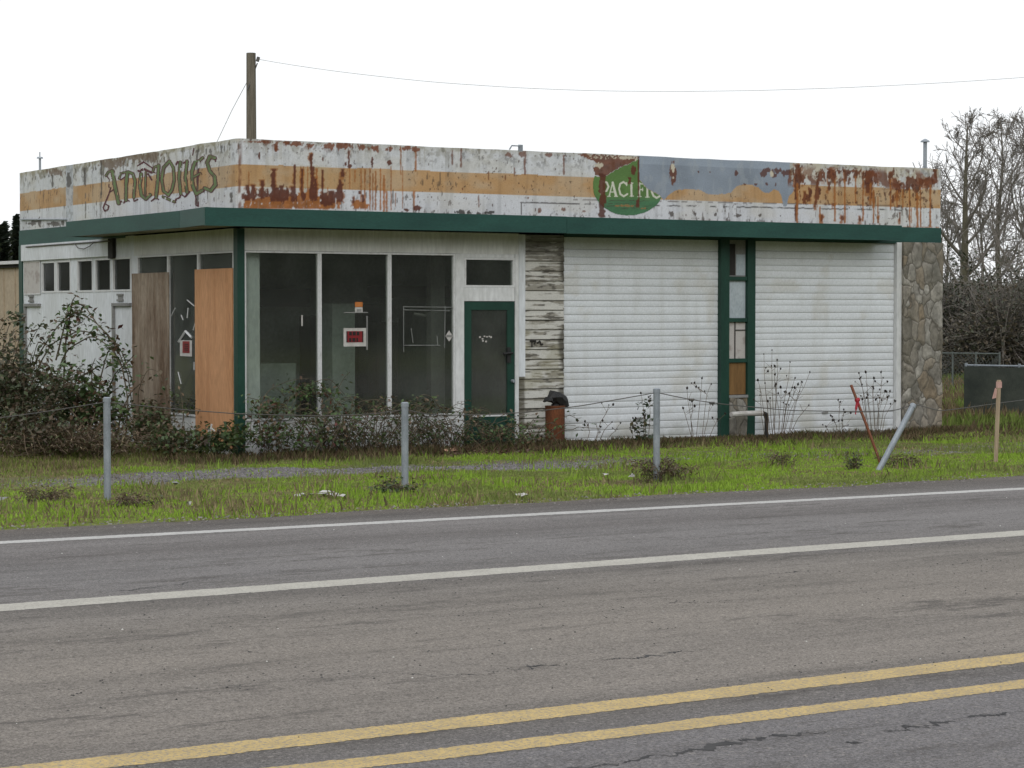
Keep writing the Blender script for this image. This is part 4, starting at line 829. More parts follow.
bush('bramble','sparse bramble with bare arching canes left of the green shop door','bramble',tuple(np.array([3.2,-.7,0])),[np.array([fp(x,y,-.5) for x,y in p]) for p in ([(420,445),(415,405),(420,393),(432,396),(448,420),(462,445)],[(405,445),(412,410),(428,400),(442,408)],[(455,445),(450,420),(440,406)],[(380,445),(386,415),(402,402)])]+[arch((rr.uniform(2.6,3.8),rr.uniform(-1.0,-.25),.0),rr.uniform(.3,.65),rr.uniform(.4,.9),rr.uniform(0,6.28),rr) for k in range(46)],
  [(fp(425,405,-.4),(.3,.2,.14),90),(fp(430,440,-.6),(.65,.4,.15),170)],BRD,.062,.06,.05,14,g_br,lf=.75)
bush('bramble','low leafy bramble in front of the green shop door','bramble',tuple(np.array([4.3,-.7,0])),[arch((rr.uniform(3.6,5.0),rr.uniform(-1.1,-.35),.0),rr.uniform(.25,.5),rr.uniform(.4,.9),rr.uniform(0,6.28),rr) for k in range(30)],
  [(fp(490,438,-.7),(.8,.35,.17),330),(fp(522,441,-.6),(.45,.35,.15),170)],BR,.062,.05,.05,15,g_br,lf=.75)
bush('dead_leaf_litter','brown dead leaves scattered on the ground below the shop door','dead leaves',tuple(onZ(450,455,.03)),[],[(onZ(420,453,.02),(1.6,.5,.05),900),(onZ(500,452,.02),(1.3,.5,.05),900),(onZ(330,452,.02),(1.5,.4,.05),600)],[(3,(.14,.07,.045)),(3,(.09,.055,.035)),(1,(.20,.13,.10)),(2,(.06,.045,.03))],.07,.05,.03,16,None,.005,.3,m_dry)
# dry weeds in front of the garage doors
def weed(label,px,base_y,tops,seed,green=0):
    r=np.random.RandomState(seed); p=onZ(px,base_y,.0); p=onY(px,base_y,-.55); b=np.array([p[0],-.55,gz(p[0],-.55)])
    th=thing('dry_weed',label,'weed',tuple(b),'dry weeds in front of the garage doors'); mb=MB(); sd=MB(); lp=[]
    def head(q):
        h=r.uniform(.012,.025); MB().tube([q-np.array([0,0,h]),q+np.array([r.normal(0,.004),0,.0]),q+np.array([r.normal(0,.012),0,h])],[h*.35,h*.9,h*.3],5).build('seed_head',m_seed,th)
    for (tx,ty,bx) in tops:
        t_=onY(tx,ty,-.55+r.uniform(-.2,.2)); s=b+np.array([(bx-px)/55.,r.uniform(-.1,.1),-.02])
        mid=s*.5+t_*.5+np.array([r.normal(0,.03),0,.06]); pts=[s,s*.72+mid*.28+r.normal(0,.008,3),mid,mid*.45+t_*.55+r.normal(0,.012,3),t_]; mb.tube(pts,[.0055,.005,.0045,.0038,.003],4,False); head(t_)
        for k in range(r.randint(1,4)):
            a=pts[2]*(1-.5)+pts[4]*.5 if k==0 else pts[3]; q=a+np.array([r.normal(0,.1),r.normal(0,.05),r.uniform(.04,.16)]); mb.tube([a,q],[.0032,.0025],3,False)
            if r.rand()<.75: head(q)
        if green: lp.append(np.array(pts)[1:4].repeat(green,0)+r.normal(0,.05,(3*green,3)))
    mb.build('stem',m_dry,th)
    if lp: V,F,c=leaves(np.concatenate(lp),.085,[(3,(.04,.06,.03)),(1,(.08,.07,.03))],seed); mk('foliage',V,F,m_leaf,th,col=c)
weed('sparse dry weed stalks beside the rusty drum in front of the left garage door',590,442,[(609,405,596),(588,425,585),(612,422,600),(600,432,596),(617,429,607)],1)
weed('leafy green weed stalk in front of the middle of the left garage door',640,442,[(636,418,637),(645,418,644),(633,427,638),(641,393,641),(650,396,648)],2,9)
weed('dry weed with dark seed heads left of the narrow window stack',700,440,[(702,378,698),(711,384,700),(687,388,694),(711,403,702),(692,401,696),(683,408,690),(717,419,705)],3)
weed('tallest dry weed clump with many seed heads in front of the right garage door',778,440,[(764,354,770),(772,350,773),(777,360,775),(790,362,780),(775,366,774),(810,372,786),(795,378,782),(798,384,784),(758,380,766),(760,395,767),(765,383,770),(776,384,776),(790,396,782),(802,382,786),(809,405,788),(786,404,780),(770,398,772),(781,387,778),(800,391,787)],4)
weed('dry weed cluster with seed heads beside the red survey stake',874,440,[(859,373,868),(866,372,870),(874,378,873),(881,372,876),(873,387,873),(862,385,868),(885,391,878),(890,391,880),(868,395,870),(877,398,875),(895,401,882),(861,396,866)],5)
weed('short dry weed in front of the right garage door near its middle',838,440,[(838,400,838),(845,412,842),(834,420,835),(848,425,843),(826,426,831)],6)
# ------------------------------------------------------------------ grass
def blades(n,xr,yr,hf,cf,seed,wid=.010,dens=None,bend=.6):
    r=np.random.RandomState(seed); x=r.uniform(*xr,n);y=r.uniform(*yr,n)
    if dens is not None: k=r.rand(n)<dens(x,y); x=x[k];y=y[k]
    n=len(x); z=gz(x,y); h=hf(x,y,r); a=r.uniform(0,6.283,n); b=r.uniform(.1,1.,n)*bend*h
    s=np.stack([np.cos(a+1.57),np.sin(a+1.57),np.zeros(n)],-1); d=np.stack([np.cos(a),np.sin(a),np.zeros(n)],-1)
    w=(wid*r.uniform(.6,1.3,n))[:,None]; p=np.stack([x,y,z-.01],-1); up=np.array([0,0,1.])
    m=p+up*(h*.55)[:,None]+d*(b*.35)[:,None]; t_=p+up*h[:,None]+d*b[:,None]
    V=np.stack([p-s*w,p+s*w,m+s*w*.75,t_,m-s*w*.75],1).reshape(-1,3); F=np.arange(n*5).reshape(n,5)
    return V,F,np.repeat(cf(x,y,r),5,0)
def gravelf(x,y):
    cy=np.interp(x,[-4,4,9],[-3.65,-4.1,-4.6]); q=y-cy+(fbm(x*.75,y*.75,200)-.5)*1.3; return ss(-1.0,-.6,q)*ss(1.0,.6,q)*np.interp(x,[-5,-3.4,2.2,5,14],[.2,1,1,.45,.4])
def gcol(x,y,r):
    n=len(x); f=fbm(x*.8,y*.8,201); g=np.array((.25,.375,.05)); d=np.array((.20,.245,.07)); br=np.array((.30,.25,.135)); k=ss(.45,.59,f-.07*ss(-3,2,x))[:,None]
    c=g*(1-k)+d*k; nearw=ss(-2.2,-.8,y); q=r.rand(n)<(.10+.5*ss(.5,.64,fbm(x*1.7,y*1.7,202))+.45*nearw+.2*np.interp(x,[-9,-3,1],[1,.6,-.4]))
    c[q]=br*r.uniform(.5,1.1,(q.sum(),1)); return c*r.uniform(.7,1.3,(n,1))
V,F,c=blades(230000,(-8.5,15),(-11.0,-1.0),lambda x,y,r:r.uniform(.012,.042,len(x))*(.6+1.0*fbm(x*1.4,y*1.4,203)),gcol,21,.010,lambda x,y:(1-.93*gravelf(x,y))*(.30+.70*ss(.36,.55,fbm(x*1.1,y*1.1,204)))*ss(-11.05,-10.7,y+(fbm(x*1.1,x*0+3.3,21)-.5)*-.3))
mk('grass',V,F,m_blade,col=c,kind='stuff')
V,F,c=blades(30000,(-8.,15),(-11.0,-1.2),lambda x,y,r:r.uniform(.04,.15,len(x)),gcol,22,.009,lambda x,y:(1-gravelf(x,y))*ss(.52,.66,fbm(x*1.6,y*1.6,205)))
mk('tall_grass',V,F,m_blade,col=c,kind='stuff')
V,F,c=blades(70000,(-10,-.4),(-1.4,6.),lambda x,y,r:r.uniform(.02,.09,len(x)),lambda x,y,r:np.where((r.rand(len(x))<.45)[:,None],np.array((.24,.19,.11)),np.array((.20,.24,.06)))*r.uniform(.5,1.25,(len(x),1)),26,.009,lambda x,y:.25+.75*ss(.4,.58,fbm(x*1.1,y*1.1,212)))
mk('grass',V,F,m_blade,col=c,kind='stuff')
def dcol(x,y,r):
    n=len(x); c=np.array((.20,.15,.09))*np.ones((n,3)); q=r.rand(n)<.35; c[q]=(.12,.135,.05); q=r.rand(n)<.25; c[q]=(.11,.075,.045); return c*r.uniform(.6,1.3,(n,1))
V,F,c=blades(26000,(4.6,16),(-2.0,-.03),lambda x,y,r:r.uniform(.03,.13,len(x))*(.4+.9*fbm(x*1.5,y*1.5,206)),dcol,23,.008,lambda x,y:.2+.7*ss(-1.4,-.5,y+(fbm(x*1.2,y*1.2,207)-.5)*1.5),.8)
mk('dead_grass',V,F,m_blade,col=c,kind='stuff')
V,F,c=blades(11000,(-1.5,5),(-2.0,-.4),lambda x,y,r:r.uniform(.04,.16,len(x)),dcol,24,.008,lambda x,y:.6*ss(-2.1,-1.1,y+(fbm(x*1.2,y*1.2,208)-.5)*1.5),.8)
mk('dead_grass',V,F,m_blade,col=c,kind='stuff')
V,F,c=blades(60000,(13.4,34),(-4,24),lambda x,y,r:r.uniform(.08,.3,len(x))*(.5+.9*fbm(x*.7,y*.7,209)),lambda x,y,r:np.where((fbm(x*.35,y*.5,210)>.52)[:,None],np.array((.21,.16,.095)),np.array((.17,.225,.055)))*r.uniform(.6,1.3,(len(x),1)),25,.014,lambda x,y:.25+.75*ss(.42,.6,fbm(x*.4,y*.4,211)))
mk('tall_grass',V,F,m_blade,col=c,kind='stuff')
# gravel stones on the drive and loose stones on the shoulder
def pebbles(n,xr,yr,dens,size,seed,col0,zf):
    r=np.random.RandomState(seed); x=r.uniform(*xr,n);y=r.uniform(*yr,n); k=r.rand(n)<dens(x,y); x=x[k];y=y[k]; n=len(x); s=size*r.uniform(.4,1.5,n)
    base=np.array([(1,0,0),(0,1,0),(-1,0,0),(0,-1,0),(0,0,.7)],float); a=r.uniform(0,6.28,n); ca,sa=np.cos(a),np.sin(a)
    V=np.zeros((n,5,3)); V[:,:,0]=(base[None,:,0]*ca[:,None]-base[None,:,1]*sa[:,None])*s[:,None]+x[:,None]; V[:,:,1]=(base[None,:,0]*sa[:,None]+base[None,:,1]*ca[:,None])*s[:,None]*.8+y[:,None]; V[:,:,2]=base[None,:,2]*s[:,None]+zf(x,y)[:,None]-.001
    f=np.array([(0,1,4),(1,2,4),(2,3,4),(3,0,4)]); F=(f[None]+5*np.arange(n)[:,None,None]).reshape(-1,3)
    c=np.array(col0)*r.uniform(.35,1.5,(n,1)); return V.reshape(-1,3),F,np.repeat(c,5,0)
m_peb=MA('pebbles',.9,.2,60,0)
V,F,c=pebbles(26000,(-6,14),(-5.8,-2.2),lambda x,y:gravelf(x,y),.016,31,(.15,.142,.14),gz); mk('gravel',V,F,m_peb,col=c,kind='stuff')
V,F,c=pebbles(3000,(-9,9),(-12.0,-10.85),lambda x,y:ss(-11.9,-11.1,y)*.8,.012,32,(.16,.15,.14),lambda x,y:np.full_like(x,RZ-.006)); mk('gravel',V,F,m_peb,col=c,kind='stuff')
V,F,c=pebbles(2600,(-11,6),(-21.,-16.0),lambda x,y:.12+.88*ss(.48,.62,fbm(x*.5,y*1.5,220)),.0075,33,(.05,.047,.045),lambda x,y:np.full_like(x,RZ)); mk('gravel',V,F,m_peb,col=c,kind='stuff')
# small plant clumps in the verge
def tuft(label,px,py,h,rad,n,cols,seed,size=.06,canes=14):
    r=np.random.RandomState(seed); y=-8.
    for _ in range(6): p=onZ(px,py,float(gz(*(onZ(px,py,.12)[:2])))); 
    p=np.array([p[0],p[1],float(gz(p[0],p[1]))])
    bush('weed_clump',label,'weed',tuple(p),[arch(p+np.r_[r.normal(0,rad*.3,2),0],h*r.uniform(.6,1.1),rad*r.uniform(.5,1.3),r.uniform(0,6.28),r,7) for k in range(canes)],[(p+np.array([0,0,h*.35]),(rad,rad*.8,h*.5),n)],cols,size,.03,.025,seed,'weed clumps in the verge',.004,.6,m_dry)
tuft('tangled brown weed clump around the foot of the middle metal post',662,482,.24,.36,420,DRY,41,.055,34)
tuft('small dark green weed clump left of the leaning post',855,471,.2,.13,160,[(3,(.06,.08,.035)),(2,(.11,.10,.05))],42,.035)
tuft('small brown weed clump near the foot of the leftmost metal post',130,507,.14,.3,160,DRY,43,.05)
tuft('low greyish weed clump between the middle post and the leaning post',783,466,.16,.22,120,DRY,44,.05)
tuft('leafy green weed clump at the foot of the second metal post',395,493,.1,.26,200,[(3,(.06,.09,.03)),(1,(.1,.08,.04))],45,.05)
tuft('low brown weed clump right of the leaning post',905,468,.13,.3,130,DRY,46,.05)
tuft('brown weed clump on the verge at the far left',45,502,.14,.34,170,DRY,47,.05)
V,F,c=pebbles(260,(-10,4),(-22.,-12.6),lambda x,y:x*0+1,.007,34,(.42,.41,.38),lambda x,y:np.full_like(x,RZ)); mk('gravel',V,F,m_peb,col=c,kind='stuff')
# ------------------------------------------------------------------ posts, cable, stakes, litter
def ground_at(px,py):
    z=.12
    for _ in range(20): p=onZ(px,py,z); z=float(.5*z+.5*gz(p[0],p[1]))
    return np.array([p[0],p[1],z])
def metal_post(px,pb,pt,label,r=.038,tilt=None):
    b=ground_at(px,pb); D=(b-CAM)@FW
    top=onD(px if tilt is None else tilt[0],pt,D if tilt is None else D+.25)
    if tilt is None: top=np.array([b[0],b[1],top[2]])
    th=thing('metal_post',label,'post',tuple(b),'metal posts carrying the wire along the verge')
    d=(top-b)/np.linalg.norm(top-b)
    MB().tube([b-d*.1,top-d*.05],r,12).build('pipe',m_steel,th)
    MB().tube([top-d*.05,top-d*.01,top],[r*1.12,r*1.1,r*.7],12).build('cap',m_steel,th)
    return b,top
P1=metal_post(107.5,500,397,'leftmost upright grey metal post, in front of the tall bramble'); P2=metal_post(405,491,402,'upright grey metal post in front of the shop windows'); P3=metal_post(656.5,482,388,'upright grey metal post in front of the left garage door'); P4=metal_post(879,470,404,'leaning grey metal post with its head tipped to the right',.036,(914,))
def lerp_px(A,Bp,pxs):  # wire between two post heads, sagging through measured heights
    out=[]
    for x,y in pxs:
        d=ray(x,384); n=np.array([Bp[1]-A[1],-(Bp[0]-A[0])]); s=((A[:2]-CAM[:2])@n)/(d[:2]@n); out.append(CAM+ray(x,y)*s)
    return out
A0=np.array([P1[1][0]-3.2,P1[1][1]-.1,P1[1][2]-.25])
wire=MB(); t1=P1[1]-np.array([0,0,.05]); t2=P2[1]-np.array([0,0,.08]); t3=P3[1]-np.array([0,0,.05]); t4=P4[1]
for s_ in ([A0]+lerp_px(A0,t1,[(0,418),(50,411)])+[t1],[t1]+lerp_px(t1,t2,[(125,404),(180,409.5),(240,414),(320,416),(375,414)])+[t2],[t2]+lerp_px(t2,t3,[(430,415),(480,415),(530,412),(580,406),(620,399)])+[t3],[t3]+lerp_px(t3,t4,[(690,399.5),(725,404.5),(790,410.5),(850,411.5),(895,411)])+[t4]):
    wire.tube(strand(s_),.0055,5,False)
t5=t4+np.array([3.2,1.2,-.2]); s5=[t4]+lerp_px(t4,t5,[(940,411),(965,408),(1000,403),(1040,398)]); wire.tube(strand(s5),.0055,5,False)
for px,py in ((691.5,399.7),(712,403)):
    q=lerp_px(t3,t4,[(px,py)])[0]; wire.tube([q-np.array([.03,0,0]),q+np.array([.03,0,0])],.016,6)
tag(wire.build('fence_wire',m_wire,loc=tuple(t1)),'thin dark wire sagging between the metal posts along the verge','wire')
b=ground_at(995.5,463); D=(b-CAM)@FW; tp_=onD(999,380,D); th=thing('survey_stake','pale wooden survey stake with a pink ribbon at its top','stake',tuple(b))
d=tp_-b; MB().add([b+np.array([sx*.022,sy*.014,-.08]) for sx,sy in ((-1,-1),(1,-1),(1,1),(-1,1))]+[tp_+np.array([sx*.024,sy*.014,0]) for sx,sy in ((-1,-1),(1,-1),(1,1),(-1,1))],[(3,2,1,0),(4,5,6,7),(0,1,5,4),(1,2,6,5),(2,3,7,6),(3,0,4,7)]).build('stake_shaft',m_wood,th)
rb=Mb().box(tp_[0]-.03,tp_[0]+.03,tp_[1]-.022,tp_[1]+.02,tp_[2]-.10,tp_[2]-.02); q=onD(995,394,D-.03); rb.add([q+np.array(v) for v in ((-.05,0,-.06),(.02,0,-.05),(.035,.0,.06),(-.0,0,.08))],[(0,1,2,3)]); rb.build('ribbon',m_pink,th)
b=ground_at(881.5,464); D=(b-CAM)@FW; tp_=onD(851,385,D+.1); th=thing('survey_stake','thin red painted survey stake leaning left with a red ribbon','stake',tuple(b))
MB().tube([b-np.array([0,0,.03]),b*.5+tp_*.5,tp_],.018,4).build('stake_shaft',m_redst,th)
q=b*.2+tp_*.8; MB().tube([q,q+np.array([-.03,-.02,-.09]),q+np.array([-.05,-.03,-.17])],[.014,.018,.012],4).tube([q+np.array([.0,-.02,.0]),q+np.array([.02,-.03,-.1])],[.014,.01],4).tube([q-np.array([.02,0,.0]),q+np.array([.03,0,.02])],.026,6).build('ribbon',m_ribbon,th)
# rusty drum and the black thing lying on it
db=np.array([onY(555,446,-.45)[0],-.45,0.]); th=thing('rusty_drum','rust brown iron drum standing at the left edge of the left garage door','drum',tuple(db))
MB().tube([db+np.array([0,0,z]) for z in (-.05,.02,.04,.3,.6,.615,.63)],[.15,.155,.15,.15,.15,.158,.158],20).build('barrel',m_rust,th)
dd=MB(); r=np.random.RandomState(3)
bp=[onY(x,y,-.45) for x,y in ((549,400),(552,397),(558,397.5),(563,401),(565,407))]; dd.tube(np.array(bp),[.05,.10,.085,.085,.06],9); dd.tube([onY(549,398,-.5),onY(548.5,402,-.5)],[.05,.085],9).tube([onY(553,407,-.45),onY(558,402,-.45)],.04,7)
V=np.array(dd.V); V+=r.normal(0,.010,V.shape); tag(mk('black_rubbish_bag',V,dd.F,m_dark,loc=tuple(db+np.array([0,0,.63])),smooth=False),'crumpled black plastic bag lying on top of the rusty drum','bag')
# bent pipe
pp=[onY(x,y,-.35) for x,y in ((731,414.5),(745,413.5),(762,413))]; q=onY(766.5,416,-.35); g0=np.array([q[0],-.35,-.05])
pi=thing('bent_pipe','bent pipe rail with a pale top standing before the narrow window stack','pipe',(q[0],-.35,0)); MB().tube(pp,.042,8).build('top_rail',m_paper,pi); MB().tube([pp[-1],pp[-1]+np.array([.07,0,-.02]),np.array([q[0],-.35,q[2]-.05]),g0],[.04,.04,.033,.033],8).build('upright',m_intd,pi)
# white cross-headed marker by the plywood
mkp=ground_at(208,458); D=(mkp-CAM)@FW; tpm=onD(211,428,D); mm=MB().tube([mkp,mkp*.4+tpm*.6,tpm],.008,5); 
for dx,dy in ((-4,5),(5,4),(1,-5)): mm.tube([tpm,onD(211+dx*.8,428+dy*.8,D)],.012,5)
tag(mm.build('white_marker',m_paper,loc=tuple(mkp)),'thin white marker stick with a forked head before the orange plywood','marker')
def litter(label,pts,m,seed,h=.05,grp='litter on the verge'):
    r=np.random.RandomState(seed); mb=MB(); c=ground_at(*pts[0][:2])
    for x,y,w in pts:
        p=ground_at(x,y)+np.array([0,0,.03]); n=7
        V=[p+np.array([w*math.cos(k/n*6.283)*r.uniform(.6,1.1),w*math.sin(k/n*6.283)*r.uniform(.4,.9),r.uniform(0,h)]) for k in range(n)]+[p+np.array([r.normal(0,w*.2),0,h*r.uniform(.6,1.3)])]
        mb.add(V,[(k,(k+1)%n,n) for k in range(n)])
    tag(mb.build('paper_litter',m,loc=tuple(c)),label,'litter',grp)
litter('torn white paper strewn on the grass between the first two posts',[(302,499,.05),(311,499,.06),(322,498,.10),(328,496,.11),(333,499,.09),(342,500,.05),(296,500,.03)],m_paper,1,.03)
litter('small white paper scrap on the grass right of the second post',[(520,499.5,.07),(524,500,.05)],m_paper,2)
litter('white plastic scrap standing in the weeds at the left',[(48,443,.07),(49,441,.05)],m_paper,3,.2)
litter('pale brown cardboard scrap in the weeds at the left',[(62,441,.14),(66,438,.08)],m_intl,4,.15)
litter('faded orange cardboard among the weeds below the tall bramble',[(78,446,.14),(84,444,.14),(87,447,.06)],m_orangelit,5,.12)
litter('pale rubbish on dead leaves before the shop door',[(450,453,.08),(455,454,.07),(446,454,.05)],m_orangelit,6,.04)
litter('white scrap on the bright grass left of the middle post',[(606,479,.05),(632,481,.05)],m_paper,7)
litter('white bottle cap on the grass near the road at the left',[(188,509,.035)],m_paper,8)
litter('pale stone lying on the grass beside the leftmost post',[(176,488,.06),(2,505,.07)],m_intl,9)
# ------------------------------------------------------------------ background
# utility pole with its wires
pb=onD(252.,300,66.); pb[2]=0; pt=onD(252,54,66.)
th=thing('utility_pole','weathered wooden utility pole rising behind the flat roof','utility pole',tuple(pb))
MB().tube([(pb[0],pb[1],-.2),(pb[0],pb[1],pt[2]*.5),(pb[0],pb[1],pt[2])],[.19,.16,.14],12).build('shaft',m_pole,th)
MB().tube([(pb[0]+.16,pb[1]-.1,pt[2]-.3),(pb[0]-.16,pb[1]-.1,pt[2]-1.1)],.02,5).tube([(pb[0]+.15,pb[1]-.12,pt[2]-.25),(pb[0]+.19,pb[1]-.12,pt[2]-.12)],.05,6).build('cable_fitting',m_wire,th)
w_=MB(); far=onD(1420,40,75.); pts=[]
for x,y in [(257,59),(275,62.5),(340,72),(430,82),(520,88),(600,91),(680,91.5),(760,90.5),(850,87.5),(940,83),(1024,77.5),(1150,66),(1300,50)]:
    pts.append(onD(x,y,66+ (x-257)*.004))
w_.tube(strand(pts,60),.008,4,False); tag(w_.build('overhead_wire',m_pwire,loc=tuple(pts[0])),'pale overhead power wire sagging from the utility pole to the right','wire')
gp=[onD(x,y,66) for x,y in ((247,82),(232,110),(215,146))]; gp.append(np.array([gp[-1][0]-3.3,gp[-1][1]+.5,0])); w2_=MB(); w2_.tube(gp,.011,4,False); tag(w2_.build('guy_wire',m_pwire,loc=tuple(gp[0])),'thin guy wire running down left from the utility pole','wire')
# tan shed at the left
a=onD(24,300,46.); b0=onD(-60,300,50.); dirv=(a-b0)[:2]; dirv/=np.linalg.norm(dirv); a2=a[:2]+dirv*1.5; b2_=b0[:2]-dirv*2; nv=np.array([-dirv[1],dirv[0]]); 
zt=onD(10,265,47)[2]
sh=thing('metal_shed','tan metal clad shed with a white roof edge behind the bramble at the far left','shed',(a2[0],a2[1],0))
pl=[tuple(b2_),tuple(a2),tuple(a2+nv*5),tuple(b2_+nv*5)]
Ls=np.linalg.norm(a2-b2_); sm=MB(); sm.prism(pl,-.1,zt)
for k in range(int(Ls/.62)):
    q=b2_+dirv*(k*.62+.2); sm.prism([tuple(q),tuple(q+dirv*.03),tuple(q+dirv*.03-nv*.02),tuple(q-nv*.02)],0,zt-.02)
sm.build('wall',m_tan,sh); e_=nv*.15
MB().prism([tuple(b2_-e_-dirv*.15),tuple(a2-e_+dirv*.15),tuple(a2+nv*5+e_+dirv*.15),tuple(b2_+nv*5+e_-dirv*.15)],zt+.002,zt+.07).build('roof',m_trim,sh)
MB().prism([tuple(b2_-e_*.5),tuple(a2-e_*.5),tuple(a2-nv*.02),tuple(b2_-nv*.02)],zt-.07,zt-.002).build('gutter',m_intd,sh)
# trees
def bare_tree(name,label,base,h,seed,lean=(0,0),spread=.62,r0=.28,nprim=22,group='bare trees behind the building',ivy=0):
    r=np.random.RandomState(seed); th=thing(name,label,'tree',tuple(base),group); T=MB(); C=MB()
    def limb(p,d,L,rad,lev):
        n=4 if lev<2 else 3; pts=[p]; cv=r.normal(0,.07,3)
        for k in range(n):
            d=d+cv+r.normal(0,.11,3)+np.array([0,0,.13 if lev<2 else .05]); d/=np.linalg.norm(d); pts.append(pts[-1]+d*L/n)
        C.tube(pts,np.linspace(rad,max(rad*.45,.008),n+1),5 if lev<2 else 3,False)
        if lev>=4: return
        nb={1:r.randint(5,8),2:r.randint(4,6),3:r.randint(3,5)}[lev]
        for k in range(nb):
            t_=r.uniform(.25,1.); i=min(int(t_*n),n-1); q=pts[i]+(pts[i+1]-pts[i])*(t_*n-i)
            ax=r.normal(0,1,3); ax-=d*(ax@d); ax/=np.linalg.norm(ax); an=r.uniform(.35,.95)
            nd=d*math.cos(an)+ax*math.sin(an); nd/=np.linalg.norm(nd)
            limb(q,nd,L*r.uniform(.38,.66),max(rad*.5*(1.1-.5*t_),.009),lev+1)
    N=14; ph=r.uniform(0,6.28,2); b=np.array(base,float); tp=[b+np.array([lean[0]*h*k/N+.012*h*math.sin(k*.7+ph[0])*k/N,lean[1]*h*k/N+.012*h*math.sin(k*.6+ph[1])*k/N,h*.96*k/N-.1]) for k in range(N+1)]
    T.tube(tp,[r0*(1-.93*(k/N)**.85)+.008 for k in range(N+1)],8,False)
    for k in range(nprim):
        t_=.2+.78*((k+r.uniform(0,1))/nprim)**.85; i=min(int(t_*N),N-1); q=tp[i]+(tp[i+1]-tp[i])*(t_*N-i)
        a=k*2.4+r.uniform(-.5,.5); an=r.uniform(.6,1.05)*(1.12-.5*t_)*spread*1.7; d=np.array([math.cos(a)*math.sin(an),math.sin(a)*math.sin(an),math.cos(an)])
        limb(q,d,h*(.40*(1.08-t_)**.75)*r.uniform(.75,1.15),max(r0*.5*(1.02-t_)**.8*r.uniform(.7,1.1),.016),1)
    T.build('trunk',m_bark,th,smooth=True); C.build('crown',m_twig,th)
    if ivy:
        P=np.array(base)+np.stack([r.normal(0,.3,ivy),r.normal(0,.3,ivy),r.uniform(0,h*.5,ivy)],-1); V,F,c=leaves(P,.2,[(3,(.03,.04,.02)),(1,(.05,.06,.03))],seed); mk('ivy',V,F,m_leaf,th,col=c)
    return th
def gb(px,D): p=onD(px,310,D); p[2]=0; return p
bare_tree('bare_tree','large bare tree with a thick ivy grown trunk right of the rubble pier',gb(963,80),9.2,3,(.012,0),.66,.24,17,ivy=200)
bare_tree('bare_tree','tall bare tree with a slim dark trunk at the right edge of the photo',gb(1000,84),9.6,9,(-.01,0),.6,.16,16)
bare_tree('bare_tree','bare tree half cut off by the right edge of the photo',gb(1030,76),8.8,14,(-.01,0),.6,.16,15)
bare_tree('bare_tree','slender small bare tree close behind the rubble pier',gb(947,92),6.6,17,(.0,0),.5,.09,12)
bare_tree('bare_tree','thin bare tree between the two tall bare trees',gb(981,88),7.4,23,(.0,0),.5,.10,11)
DK=[(5,(.052,.062,.038)),(3,(.075,.072,.048)),(2,(.10,.086,.06)),(2,(.04,.048,.03))]
def thicket(label,px,D,h,w,n,seed,cols=DK):
    p=gb(px,D); h*=.74; n=int(n*1.2); R_=RT
    bush('thicket_shrub',label,'shrub',tuple(p),[arch(p+np.array([RS.normal(0,w*.4),RS.normal(0,w*.4),0]),h*RS.uniform(.7,1.25),w*RS.uniform(.3,1),RS.uniform(0,6.28),RS) for k in range(30)],
     [(p+np.array([0,0,h*.45]),(w,w,h*.55),n),(p+RT*w*.6+np.array([0,0,h*.35]),(w*.6,w*.8,h*.42),n//2),(p-RT*w*.6+np.array([0,0,h*.3]),(w*.6,w*.8,h*.4),n//2)],cols,.115,.1,.12,seed,'dark shrubs behind the building',.014,1.6,m_twig)
thicket('dark shrub mass directly right of the rubble pier',949,68,4.2,1.5,4200,51)
thicket('dark tall shrub behind the low screen fence',975,70,3.6,1.6,4200,52)
thicket('brownish dark shrub behind the right end of the screen fence',1003,66,4.1,1.7,4200,53,[(4,(.095,.082,.056)),(3,(.06,.066,.042)),(2,(.13,.105,.072))])
thicket('dark shrub cut off by the right edge of the photo',1030,68,4.6,1.8,4200,54)
thicket('farther dark shrub seen between the pier and the fence',938,88,3.6,2.2,3200,55); thicket('farther dark shrub behind the tall bare trees',990,92,4.2,3.,4200,56); thicket('farther dark shrub at the right edge behind the others',1025,95,4.6,3.,3600,57)
EV=[(5,(.022,.032,.022)),(3,(.035,.046,.03)),(1,(.05,.06,.035))]
def evergreen(label,px,D,h,w,n,seed):
    r=np.random.RandomState(seed); p=gb(px,D); th=thing('evergreen_tree',label,'tree',tuple(p),'evergreens behind the shed'); MB().tube([p-np.array([0,0,.2]),p+np.array([0,0,h*.6]),p+np.array([0,0,h*.97])],[.2,.12,.03],7).build('trunk',m_bark,th)
    t_=r.uniform(.12,1,n); k=np.floor(t_*11); a=r.uniform(0,6.283,n); rad=w*(1.05-t_)**.8*(.45+.75*vn(k*3.1,np.floor(a*1.4),seed))*r.uniform(.15,1,n)**.6
    P=p+np.stack([np.cos(a)*rad,np.sin(a)*rad,h*t_-rad*.15],-1); V,F,c=leaves(P,.24,EV,seed); mk('crown',V,F,m_leaf,th,col=c)
evergreen('dark evergreen tree rising above the tan shed at the left edge',2,90,5.6,1.25,3600,61); evergreen('shorter dark evergreen tree close against the left corner of the building',15,94,6.1,.95,3000,62); evergreen('dark evergreen tree cut off by the left edge of the photo',-16,88,6.2,1.5,3000,63)
